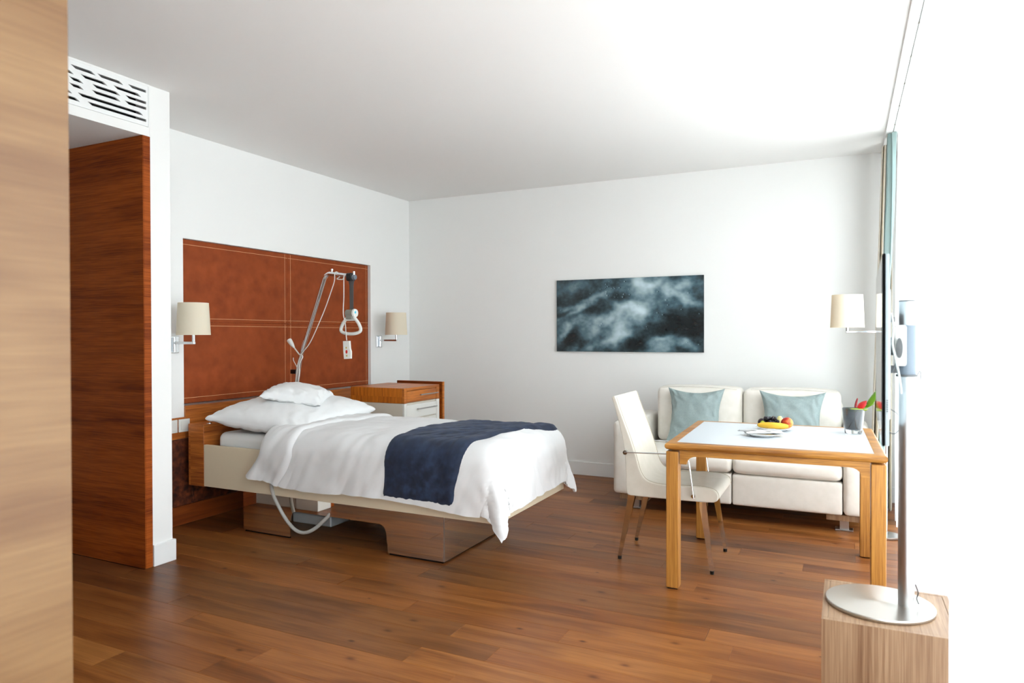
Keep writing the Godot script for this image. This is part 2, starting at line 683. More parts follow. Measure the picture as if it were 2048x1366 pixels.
	mat("lime", Color(0.62, 0.66, 0.12), 0.4)
	var peach := mat("nectarine", Color(1, 1, 1), 0.35)
	peach.albedo_texture = picture(128, 64, func(x: int, y: int) -> Color:
		var t := clampf(0.5 + 0.5 * cos(TAU * (x / 128.0 - 0.12)) * 1.2 + 0.5 * noise.get_noise_2d(x * 0.05, y * 0.08) - 0.1, 0.0, 1.0)
		return Color(0.62, 0.10, 0.05).lerp(Color(0.96, 0.62, 0.25), t))

	var art := mat("printed_glass", Color(1, 1, 1), 0.22)
	art.albedo_texture = cloud_print()


func cloud_print() -> ImageTexture:
	# drifting clouds mirrored in dark water; u to the right, v down. Each cloud: u, v, reach along, reach across, lean, strength
	var clouds := [
		[0.20, 0.36, 0.13, 0.035, -0.50, 0.75], [0.10, 0.12, 0.13, 0.07, -0.1, 0.30], [0.08, 0.38, 0.09, 0.025, -0.25, 0.45],
		[0.32, 0.62, 0.16, 0.10, -0.25, 0.62], [0.44, 0.56, 0.12, 0.07, -0.3, 0.45], [0.52, 0.42, 0.13, 0.06, 0.35, 0.85],
		[0.57, 0.47, 0.06, 0.03, 0.4, 0.55], [0.66, 0.08, 0.10, 0.07, 0.05, 0.95], [0.62, 0.22, 0.05, 0.10, 0.4, 0.60], [0.80, 0.20, 0.08, 0.05, -0.5, 0.70],
		[0.88, 0.29, 0.08, 0.045, 0.4, 0.85], [0.93, 0.12, 0.05, 0.10, 0.2, 0.40], [0.42, 0.80, 0.10, 0.08, -0.7, 0.50], [0.52, 0.74, 0.06, 0.06, 0.3, 0.62],
		[0.06, 0.74, 0.06, 0.04, -0.7, 0.60], [0.12, 0.60, 0.06, 0.05, -0.6, 0.40], [0.74, 0.83, 0.05, 0.035, -0.3, 0.70], [0.73, 0.95, 0.10, 0.05, -0.2, 0.62],
		[0.92, 0.90, 0.05, 0.05, 0.2, 0.50], [0.28, 0.92, 0.14, 0.06, -0.4, 0.38], [0.13, 0.93, 0.05, 0.03, -0.9, 0.30], [0.45, 0.10, 0.16, 0.08, 0.0, 0.20], [0.75, 0.40, 0.12, 0.06, 0.1, 0.30],
	]
	var dark := [[0.22, 0.47, 0.08, 0.05, 0.3], [0.12, 0.80, 0.05, 0.10, 0.9], [0.86, 0.62, 0.15, 0.15, 0.34], [0.56, 0.86, 0.05, 0.08, 0.5], [0.32, 0.30, 0.10, 0.06, 0.5]]
	var rng := RandomNumberGenerator.new()
	rng.seed = 5
	var drops := []
	for k in 46:
		var near := k < 26
		drops.append([rng.randf_range(0.32, 0.52) if near else rng.randf(), rng.randf_range(0.03, 0.26) if near else rng.randf_range(0.04, 0.95), rng.randf_range(0.002, 0.0045)])
	return picture(640, 312, func(x: int, y: int) -> Color:
		var u := x / 640.0
		var q := y / 312.0
		var wu := u + 0.035 * noise.get_noise_2d(u * 5.0, q * 3.0)
		var wq := q + 0.07 * noise.get_noise_2d(u * 5.0 + 9.0, q * 3.0 + 4.0)
		var lit := 0.20
		for c in clouds:
			var a: float = (wu - c[0]) * 2.05
			var b: float = wq - c[1]
			var co := cos(c[4])
			var si := sin(c[4])
			var p: float = (a * co + b * si) / (c[2] * 2.05)
			var r: float = (-a * si + b * co) / c[3]
			lit += c[5] * exp(-0.5 * (p * p + r * r))
		for d in dark:
			var e: float = (u - d[0]) / d[2]
			var g: float = (q - d[1]) / d[3]
			lit -= 0.5 * d[4] * exp(-0.5 * (e * e + g * g))
		lit *= 0.85 + 0.55 * noise.get_noise_2d(u * 7.0 + 3.0, q * 4.0)
		lit += 0.07 * noise.get_noise_2d(u * 30.0, q * 18.0)
		for d in drops:
			var e: float = (u - d[0]) / d[2]
			var g: float = (q - d[1]) / (d[2] * 1.6)
			lit += (0.4 * exp(-(e * e + g * g)) - 0.25 * exp(-((e - 2.0) * (e - 2.0) + g * g)))
		lit = 1.3 * (1.0 - exp(-maxf(pow(maxf(lit, 0.0), 1.25) * 1.15, 0.035 + 0.03 * noise.get_noise_2d(u * 9.0 + 40.0, q * 6.0)) * 1.15))
		if lit < 0.45:
			return Color(0.085, 0.095, 0.10).lerp(Color(0.29, 0.39, 0.43), lit / 0.45)
		return Color(0.29, 0.39, 0.43).lerp(Color(0.80, 0.88, 0.90), (lit - 0.45) / 0.75))


# ---------------------------------------------------------------- the room

func plank_mesh(cache: Dictionary, length: float, wide: float, slot: int, from: float) -> ArrayMesh:
	var key := "%.2f/%.3f/%d/%.1f" % [length, wide, slot, from]
	if not cache.has(key):
		var b := mb()
		var hx := length / 2.0
		var hz := wide / 2.0
		var c := 0.0012        # eased edges make the joint lines
		var t := func(x: float, z: float) -> Vector2:
			return Vector2(from + (x + hx) / 2.4 * 0.96, (slot + 0.04 + 0.92 * (z + hz) / wide) / 5.0)
		var top := [Vector3(-hx + c, 0, -hz + c), Vector3(hx - c, 0, -hz + c), Vector3(hx - c, 0, hz - c), Vector3(-hx + c, 0, hz - c)]
		var rim := [Vector3(-hx, -0.0025, -hz), Vector3(hx, -0.0025, -hz), Vector3(hx, -0.0025, hz), Vector3(-hx, -0.0025, hz)]
		var uvt := []
		for p in top: uvt.append(t.call(p.x, p.z))
		b.face(top, Vector3.UP, uvt)
		for k in 4:
			var l := (k + 1) % 4
			var out: Vector3 = (rim[k] + rim[l]) / 2.0
			out.y = 0.0
			out = (out.normalized() + Vector3.UP).normalized()
			b.face([top[k], top[l], rim[l], rim[k]], out, [uvt[k], uvt[l], uvt[l], uvt[k]])
			var flat := Vector3(out.x, 0, out.z).normalized()
			var dn := Vector3(0, -0.0125, 0)
			b.face([rim[k], rim[l], rim[l] + dn, rim[k] + dn], flat, [uvt[k], uvt[l], uvt[l], uvt[k]])
		cache[key] = b.mesh()
	return cache[key]


func build_floor() -> void:
	var slab := mb()
	slab.span(Vector3(-5.9, -0.16, BACK - 0.2), Vector3(0.75, -0.0148, 1.8))
	var root := struct("floor", slab, M.joint)
	var rng := RandomNumberGenerator.new()
	rng.seed = 12
	var cache := {}
	var wide := 0.142
	var row := 0
	var z := BACK + 0.004
	while z < 1.6:
		var zc := z + wide / 2.0
		var x0 := -5.68 if zc > -2.57 and zc < -1.25 else (LEFT if zc < -2.70 else ENTRY)
		var x1 := 0.545
		var x := x0 - rng.randf_range(0.1, 1.5)
		while x < x1 - 0.05:
			var length: float = [0.8, 1.1, 1.4, 1.7, 2.0, 2.3][rng.randi() % 6]
			var a := maxf(x, x0)
			var e := minf(x + length, x1)
			if e - a > 0.06:
				var o := MeshInstance3D.new()
				o.name = "plank"
				var l := snappedf(e - a, 0.01)
				o.mesh = plank_mesh(cache, l, wide, rng.randi() % 5, 0.0 if l > 1.3 else [0.0, 0.2, 0.4][rng.randi() % 3])
				o.material_override = M["board_%d" % [0, 0, 1, 2, 3, 3, 4, 5, 5, 6][rng.randi() % 10]]
				root.add_child(o, true)
				o.position = Vector3((a + e) / 2.0, 0, zc)
			x += length
		z += wide
		row += 1


func build_shell() -> void:
	struct("ceiling", mb().span(Vector3(-5.9, HIGH, BACK - 0.2), Vector3(0.75, HIGH + 0.2, 1.8)), M.ceiling_paint)

	# the bed wall, with the recess that holds the leather panels
	var w := mb()
	w.span(Vector3(LEFT - 0.30, 0, BACK - 0.2), Vector3(LEFT - 0.05, HIGH, -2.78))
	w.span(Vector3(LEFT - 0.05, 2.01, BACK), Vector3(LEFT, HIGH, -2.78))
	w.span(Vector3(LEFT - 0.05, 0, -3.36), Vector3(LEFT, 2.01, -2.78))
	w.span(Vector3(LEFT - 0.05, 0, BACK), Vector3(LEFT, 2.01, -5.484))
	w.span(Vector3(LEFT - 0.05, 0, -5.484), Vector3(LEFT, 0.60, -3.36))
	struct("wall_left", w, M.white_paint)

	struct("wall_back", mb().span(Vector3(LEFT - 0.05, 0, BACK - 0.2), Vector3(0.75, HIGH, BACK)), M.white_paint)
	struct("wall_rear", mb().span(Vector3(ENTRY - 0.12, 0, 1.6), Vector3(0.75, HIGH, 1.8)), M.white_paint)

	# the column at the corner of the corridor, the bulkhead over it and the wall beyond it
	var c := mb()
	c.bev(Vector3(LEFT - 0.30, 0, -2.78), Vector3(ENTRY, HIGH, -2.648), 0.003)
	c.span(Vector3(ENTRY - 0.12, 2.456, -2.648), Vector3(ENTRY, 2.508, -1.25))
	c.span(Vector3(ENTRY - 0.12, 2.738, -2.648), Vector3(ENTRY, HIGH, -1.25))
	c.span(Vector3(ENTRY - 0.12, 2.508, -2.648), Vector3(ENTRY, 2.738, -2.640))
	c.span(Vector3(ENTRY - 0.12, 2.508, -1.70), Vector3(ENTRY, 2.738, -1.25))
	c.span(Vector3(ENTRY - 0.12, 0, -1.25), Vector3(ENTRY, HIGH, 1.6))
	struct("wall_entry", c, M.white_paint)

	# skirting boards
	var sk := mb()
	sk.bev(Vector3(LEFT + 0.62, 0, BACK), Vector3(0.5, 0.125, BACK + 0.014), 0.004)
	struct("baseboard_back", sk, M.white_lacquer)
	var sc := mb()
	sc.bev(Vector3(ENTRY - 0.2, 0, -2.794), Vector3(ENTRY + 0.014, 0.125, -2.648), 0.004)
	struct("baseboard_entry", sc, M.white_lacquer)

	# the ventilation grille in the bulkhead
	var g := thing("ventilation_grille", "white ventilation grille with slanted slots above the corridor opening", "vent", Vector3(ENTRY, 2.51, -2.17))
	part(g, "duct", mb().span(Vector3(ENTRY - 0.11, 2.51, -2.636), Vector3(ENTRY - 0.1, 2.736, -1.704)), M.cavity)
	var face := mb()
	var xa := ENTRY - 0.006
	var xb := ENTRY + 0.004
	var rows := [
		[2.7125, [[-2.203, -2.334], [-2.341, -2.489], [-2.516, -2.622], [-2.06, -2.19], [-1.86, -2.03]]],
		[2.679, [[-2.10, -2.22], [-2.254, -2.398], [-2.431, -2.597], [-1.9, -2.06]]],
		[2.648, [[-2.194, -2.269], [-2.315, -2.471], [-2.499, -2.625], [-2.0, -2.15]]],
		[2.616, [[-2.193, -2.27], [-2.312, -2.471], [-2.496, -2.625], [-1.95, -2.14]]],
		[2.579, [[-1.95, -2.211], [-2.238, -2.607]]],
		[2.548, [[-1.98, -2.25], [-2.289, -2.625]]],
	]
	var zl := -2.638
	var zr := -1.702
	var y_up := 2.736
	for r in rows:
		var hi: float = r[0]
		var lo: float = hi - 0.0150
		face.span(Vector3(xa, hi, zl), Vector3(xb, y_up, zr))
		y_up = lo
		var cuts: Array = r[1]
		cuts.sort_custom(func(p, q): return p[0] > q[0])
		var z := zr
		var sl := 0.024
		for k in cuts.size() + 1:
			# the web between two slots: its ends lean like the slots do
			var z_end: float = cuts[k][0] if k < cuts.size() else zl
			var za_top := z + (0.0 if k == 0 else sl)
			var zb_bot := z_end - (sl if k < cuts.size() else 0.0)
			var poly := PackedVector2Array([Vector2(za_top if k else zr, hi), Vector2(z_end, hi), Vector2(zb_bot, lo), Vector2(z if k else zr, lo)])
			if k == cuts.size() and cuts[k - 1][1] < -2.61:
				poly = PackedVector2Array([Vector2(-2.625, hi), Vector2(zl, hi), Vector2(zl, lo), Vector2(-2.625, lo)])
			face.prism(poly, xb - xa, Transform3D(Basis(Vector3(0, 0, 1), Vector3(0, 1, 0), Vector3(-1, 0, 0)), Vector3(xb, 0, 0)))
			if k < cuts.size():
				z = cuts[k][1]
	face.span(Vector3(xa, 2.51, zl), Vector3(xb, y_up, zr))
	part(g, "slotted_face", face, M.white_lacquer)
	var lip := mb()
	lip.span(Vector3(xa, 2.5085, zl), Vector3(xb + 0.003, 2.5115, zr))
	lip.span(Vector3(xa, 2.5085, zl - 0.002), Vector3(xb + 0.003, 2.737, zl + 0.001))
	part(g, "frame", lip, M.white_lacquer)


func build_window() -> void:
	# glazed wall: header, ends and sill, then posts, rails and panes
	var w := mb()
	w.span(Vector3(0.50, 0, BACK), Vector3(0.75, HIGH, -5.60))
	w.span(Vector3(0.50, 0, 1.45), Vector3(0.75, HIGH, 1.6))
	w.span(Vector3(0.55, 2.68, -5.60), Vector3(0.75, HIGH, 1.45))
	w.span(Vector3(0.55, 0, -5.60), Vector3(0.75, 0.03, 1.45))
	struct("wall_right", w, M.white_paint)
	var f := mb()
	f.bev(Vector3(0.57, 0.03, -5.60), Vector3(0.64, 0.09, 1.45))
	f.bev(Vector3(0.57, 2.62, -5.60), Vector3(0.64, 2.68, 1.45))
	var posts := [-5.60, -3.75, -2.05, -0.35, 1.39]
	var root := struct("window_1", f, M.white_lacquer)
	for z in posts:
		part(root, "mullion", mb().bev(Vector3(0.57, 0.09, z), Vector3(0.64, 2.62, z + 0.06)), M.white_lacquer)
	for k in 4:
		part(root, "pane", mb().span(Vector3(0.602, 0.085, posts[k] + 0.055), Vector3(0.608, 2.625, posts[k + 1] + 0.005)), M.window_glass)

	# the curtain track under the ceiling
	var t := mb()
	t.bev(Vector3(0.252, 2.728, BACK + 0.002), Vector3(0.2955, HIGH, 1.6), 0.003)
	t.bev(Vector3(0.2985, 2.728, BACK + 0.002), Vector3(0.430, HIGH, 1.6), 0.003)
	var track := struct("trim_1", t, M.white_lacquer)
	part(track, "slot", mb().span(Vector3(0.290, 2.738, BACK + 0.01), Vector3(0.304, 2.742, 1.59)), M.dark_grey_plastic)
	for k in 9:
		var z := -5.3 + 0.42 * k
		part(track, "glider", mb().rbox(Vector3(0.297, 2.731, z), Vector3(0.008, 0.012, 0.012), 0.002), M.grey_plastic)


func build_corridor() -> void:
	var c := mb()
	c.span(Vector3(-5.9, 2.456, -2.70), Vector3(ENTRY - 0.12, HIGH, -1.25))
	c.span(Vector3(-5.9, 0, -2.85), Vector3(-5.70, HIGH, -1.0))
	c.span(Vector3(-5.9, 0, -1.25), Vector3(ENTRY - 0.12, HIGH, -1.10))
	c.span(Vector3(-5.9, 0, -2.85), Vector3(LEFT - 0.3, HIGH, -2.648))
	struct("wall_corridor", c, M.white_paint)
	# wood lining on the column's corridor side; its end grain strip faces the room
	var l := thing("wall_panel", "dark reddish wood panel lining the corridor opening beside the white column", "panel", Vector3(-4.5, 0, -2.62))
	part(l, "veneer_face", mb().span(Vector3(-5.68, 0.002, -2.604), Vector3(-3.566, 2.454, -2.600)), M.cherry_panel)
	part(l, "edge_strip", mb().span(Vector3(-5.68, 0.002, -2.646), Vector3(-3.564, 2.454, -2.604)), M.cherry_panel, "wood edge strip facing the room")
	# tall cupboard close to the camera
	var k := thing("wardrobe", "tall wardrobe with light brown horizontal veneer, reaching to the ceiling", "wardrobe", Vector3(-1.8, 0, 0.1))
	part(k, "side_panel", mb().bev(Vector3(-1.524, 0.002, -0.922), Vector3(-1.50, 2.745, 1.1), 0.0015), M.wardrobe_veneer)
	part(k, "carcass", mb().span(Vector3(-2.10, 0.002, -0.90), Vector3(-1.525, 2.745, 1.08)), M.wardrobe_veneer)


func build_bed_wall() -> void:
	var h := thing("wall_headboard", "cognac leather wall panels with pale stitching, set into the white wall above the bed", "headboard", Vector3(LEFT, 0.2, -4.42))
	# four hides meet at one upright and one level seam
	var zs := [-3.362, -4.400, -5.482]
	var ys := [0.842, 1.421, 2.008]
	for i in 2:
		for j in 2:
			var hide := part(h, "leather_panel", mb().bev(Vector3(LEFT - 0.05, ys[j] + 0.0002, zs[i + 1] + 0.0002), Vector3(LEFT - 0.030, ys[j + 1] - 0.0002, zs[i] - 0.0002), 0.003, 2), M.cognac_leather)
			var st := mb()
			var x := LEFT - 0.0305
			var q := 0.0016
			var y0: float = ys[j] + (0.038 if j == 0 else 0.026)
			var y1: float = ys[j + 1] - (0.036 if j == 1 else 0.026)
			var z0: float = zs[i] - (0.012 if i == 0 else 0.032)
			var z1: float = zs[i + 1] + (0.032 if i == 0 else 0.030)
			st.tube(PackedVector3Array([Vector3(x, y0, zs[i] - 0.004), Vector3(x, y0, zs[i + 1] + 0.004)]), q, 5)
			st.tube(PackedVector3Array([Vector3(x, y1, zs[i] - 0.004), Vector3(x, y1, zs[i + 1] + 0.004)]), q, 5)
			if i == 1:
				st.tube(PackedVector3Array([Vector3(x, ys[j] + 0.004, z0), Vector3(x, ys[j + 1] - 0.004, z0)]), q, 5)
				st.tube(PackedVector3Array([Vector3(x, ys[j] + 0.004, z1), Vector3(x, ys[j + 1] - 0.004, z1)]), q, 5)
			else:
				st.tube(PackedVector3Array([Vector3(x, ys[j] + 0.004, z1), Vector3(x, ys[j + 1] - 0.004, z1)]), q, 5)
			part(hide, "stitching", st, M.stitch, "pale thread stitching")
	part(h, "metal_strip", mb().span(Vector3(LEFT - 0.05, 0.830, -5.483), Vector3(LEFT - 0.012, 0.841, -3.361)), M.satin_steel, "thin steel strip under the leather")
	var band := mb()
	band.bev(Vector3(LEFT - 0.04, 0.602, -5.482), Vector3(LEFT + 0.012, 0.829, -3.362), 0.002)
	part(h, "wood_band", band, M.bed_walnut, "walnut band under the leather")
	part(h, "socket_rail", mb().bev(Vector3(LEFT + 0.001, 0.602, -3.360), Vector3(LEFT + 0.014, 0.752, -2.796), 0.002), M.bed_walnut, "walnut rail carrying the switches")
	part(h, "lower_panel", mb().bev(Vector3(LEFT + 0.001, 0.135, -3.412), Vector3(LEFT + 0.012, 0.600, -2.796), 0.003), M.brown_hide, "mottled dark brown hide panel")
	part(h, "lower_panel", mb().bev(Vector3(LEFT + 0.001, 0.135, -4.40), Vector3(LEFT + 0.012, 0.600, -3.416), 0.003), M.brown_hide, "mottled dark brown hide panel")
	part(h, "lower_panel", mb().bev(Vector3(LEFT + 0.001, 0.135, -5.482), Vector3(LEFT + 0.012, 0.600, -4.404), 0.003), M.brown_hide, "mottled dark brown hide panel")
	part(h, "wood_skirting", mb().bev(Vector3(LEFT + 0.001, 0.002, -5.482), Vector3(LEFT + 0.016, 0.134, -2.796), 0.003), M.skirting_wood, "walnut skirting")
	for k in 2:
		var z: float = [-3.345, -3.246][k]
		var s := thing("light_switch", ["white square rocker switch on the walnut rail beside the bed headboard", "white square switch on the walnut rail, next to the white column"][k], "light switch", Vector3(LEFT + 0.014, 0.65, z))
		part(s, "frame", mb().bev(Vector3(LEFT + 0.0145, 0.650, z - 0.045), Vector3(LEFT + 0.023, 0.740, z + 0.045), 0.004, 2), M.switch_plastic)
		part(s, "rocker", mb().bev(Vector3(LEFT + 0.022, 0.665, z - 0.030), Vector3(LEFT + 0.027, 0.725, z + 0.030), 0.002), M.switch_plastic)


# ---------------------------------------------------------------- bed

func build_bed() -> void:
	var t := thing("hospital_bed", "hospital bed with cream side rail, walnut headboard and mirrored base", "bed", Vector3(-2.9, 0, -3.8))
	part(t, "headboard", mb().bev(Vector3(-4.112, 0.285, -4.31), Vector3(-3.961, 0.712, -3.33), 0.004, 2), M.bed_walnut, "walnut headboard block")
	part(t, "side_rail", mb().bev(Vector3(-3.960, 0.290, -3.356), Vector3(-1.70, 0.575, -3.33), 0.003), M.bed_laminate)
	part(t, "side_rail", mb().bev(Vector3(-3.960, 0.290, -4.31), Vector3(-1.70, 0.575, -4.284), 0.003), M.bed_laminate)
	part(t, "foot_rail", mb().bev(Vector3(-1.727, 0.290, -4.283), Vector3(-1.70, 0.52, -3.357), 0.003), M.bed_laminate)
	part(t, "mattress_platform", mb().span(Vector3(-3.958, 0.40, -4.283), Vector3(-1.73, 0.47, -3.357)), M.grey_metal)
	part(t, "underside", mb().span(Vector3(-3.958, 0.296, -4.283), Vector3(-1.73, 0.31, -3.357)), M.dark_grey_plastic)
	# mirrored plinth: the long sides are cut out like a low arch
	var arch := PackedVector2Array([Vector2(-3.66, 0.012), Vector2(-3.254, 0.012), Vector2(-3.247, 0.12)])
	for k in 6:
		var a := PI - PI / 2 * k / 5.0
		arch.append(Vector2(-3.196 + 0.05 * cos(a), 0.132 + 0.05 * sin(a)))
	for k in 6:
		var a2 := PI / 2 - PI / 2 * k / 5.0
		arch.append(Vector2(-2.545 + 0.055 * cos(a2), 0.125 + 0.055 * sin(a2)))
	arch.append_array([Vector2(-2.474, 0.012), Vector2(-2.086, 0.012), Vector2(-2.086, 0.295), Vector2(-3.66, 0.295)])
	part(t, "mirror_plate", mb().prism(arch, 0.006, Transform3D(Basis(), Vector3(0, 0, -3.406))), M.mirror_steel, "mirror polished plate with a cut-out arch")
	part(t, "mirror_plate", mb().prism(arch, 0.006, Transform3D(Basis(), Vector3(0, 0, -4.236))), M.mirror_steel, "mirror polished plate with a cut-out arch")
	part(t, "mirror_plate", mb().span(Vector3(-2.0855, 0.012, -4.236), Vector3(-2.080, 0.295, -3.400)), M.mirror_steel, "mirror polished end plate")
	part(t, "mirror_plate", mb().span(Vector3(-3.666, 0.012, -4.236), Vector3(-3.6605, 0.295, -3.400)), M.mirror_steel, "mirror polished end plate")
	for x in [-3.6, -2.2]:
		for z in [-3.47, -4.17]:
			part(t, "glide", mb().lathe([Vector2(0, 0.001), Vector2(0.03, 0.001), Vector2(0.03, 0.02), Vector2(0, 0.02)], Vector3(x, 0, z), 12), M.black_plastic)
	part(t, "corner_strip", mb().bev(Vector3(-2.0865, 0.012, -3.4005), Vector3(-2.079, 0.295, -3.3985), 0.0008), M.satin_steel)
	part(t, "plinth_strip", mb().span(Vector3(-3.655, 0.001, -3.415), Vector3(-3.26, 0.0115, -3.406)), M.black_plastic)
	part(t, "plinth_strip", mb().span(Vector3(-2.47, 0.001, -3.415), Vector3(-2.092, 0.0115, -3.406)), M.black_plastic)
	part(t, "plinth_strip", mb().span(Vector3(-2.10, 0.001, -4.23), Vector3(-2.092, 0.0115, -3.416)), M.black_plastic)
	part(t, "motor_housing", mb().bev(Vector3(-3.25, 0.105, -3.62), Vector3(-2.93, 0.172, -3.42), 0.01, 2), M.grey_metal, "grey metal motor housing")
	part(t, "motor_housing", mb().bev(Vector3(-3.20, 0.172, -3.66), Vector3(-3.0, 0.29, -3.45), 0.01, 2), M.grey_metal, "grey metal motor housing")
	# the handset lead hangs in a loop under the rail
	var loop := smooth_path([Vector3(-3.335, 0.47, -3.314), Vector3(-3.333, 0.40, -3.312), Vector3(-3.322, 0.30, -3.325), Vector3(-3.29, 0.21, -3.345), Vector3(-3.236, 0.125, -3.36), Vector3(-3.17, 0.075, -3.365), Vector3(-3.10, 0.066, -3.37), Vector3(-3.03, 0.095, -3.375), Vector3(-2.965, 0.15, -3.39), Vector3(-2.925, 0.20, -3.41), Vector3(-2.915, 0.24, -3.44)], 6)
	var radii := []
	for i in loop.size():
		radii.append(0.0018 if i < 5 else lerpf(0.0085, 0.0115, clampf((i - 5) / 6.0, 0.0, 1.0)))
	part(t, "handset_cable", mb().tube(loop, radii, 10), M.cable_grey, "light grey cable hanging in a loop")
	part(t, "socket", mb().lathe([Vector2(0, 0), Vector2(0.018, 0), Vector2(0.018, 0.006), Vector2(0, 0.006)], Vector3(-3.985, 0.712, -3.40), 20), M.chrome, "chrome socket in the headboard top")


# the duvet and the throw lie on the same draped surface
const DX := -1.785       # where the top ends at the foot
const DZN := -3.415      # near edge of the top
const DZF := -4.19       # far edge of the top

func duvet_lift(x: float, z: float, s: float, d: float, along: float) -> float:
	var lift := 0.030 + 0.012 * noise.get_noise_2d(x * 2.2 + 4.0, z * 2.2)
	lift += 0.018 * (1.0 - sstep(0.258, 0.276, s)) * sstep(-0.005, 0.05, s)   # the turned-down band is thicker
	lift -= 0.026 * (1.0 - sstep(-0.01, 0.045, s))
	var w := fine.get_noise_2d(x * 6.0 + z * 4.0, z * 1.6 - x * 0.8 + 30.0)
	lift += 0.0065 * (1.0 - absf(w)) * (0.35 + 0.65 * sstep(0.0, 0.5, 0.5 + noise.get_noise_2d(x * 1.5, z * 1.5 + 8.0)))
	lift += 0.0012 * noise.get_noise_2d(x * 11.0, z * 9.0)
	# the hanging sides fall in soft upright folds
	var hang := sstep(0.06, 0.30, d)
	var lean := along + 0.35 * d
	lift += hang * (0.016 * noise.get_noise_2d(lean * 4.2 + 2.0, d * 1.3) + 0.007 * (1.0 - absf(fine.get_noise_2d(lean * 7.0 + 11.0, d * 1.8)))) 
	return lift


func drape(x: float, z: float, s: float, extra := 0.0, flat_folds := false) -> Vector3:
	# a point of the flat cloth laid over the mattress: past the edges it bends down over a soft shoulder and hangs
	var cx := minf(x, DX)
	var cz := clampf(z, DZF, DZN)
	var o := Vector2(x - cx, z - cz)
	var d := o.length()
	var R := 0.085
	var y := 0.672
	var crown := 0.012 * sin(PI * clampf((z - DZF) / (DZN - DZF), 0.0, 1.0))
	var side := 0.0 if d < 1e-6 else absf(o.y) / d
	var lift := duvet_lift(x, z, s, d, x * side + z * (1.0 - side)) + extra
	if d < 1e-6:
		return Vector3(x, y + crown + lift, z)
	var dir := Vector3(o.x / d, 0, o.y / d)
	var corner := absf(2.0 * dir.x * dir.z)          # 1 at the diagonal
	var dd := d * (1.0 - 0.07 * corner)
	var arc := R * PI / 2
	var c := Vector3(cx, 0, cz)
	var at: Vector3
	var nn: Vector3
	if dd < arc:
		var a := dd / R
		at = c + dir * R * sin(a) + Vector3.UP * (y - R * (1.0 - cos(a)))
		nn = dir * sin(a) + Vector3.UP * cos(a)
	else:
		var down := dd - arc
		# at the corners spare cloth stands out in a fold
		var ang := atan2(absf(dir.z), absf(dir.x))
		var fold := corner * corner * (0.16 + 0.10 * sin(ang * 9.0 + 0.6)) * down
		at = c + dir * (R + fold + 0.012 * down) + Vector3.UP * (y - R - down)
		nn = dir
	return at + nn * lift


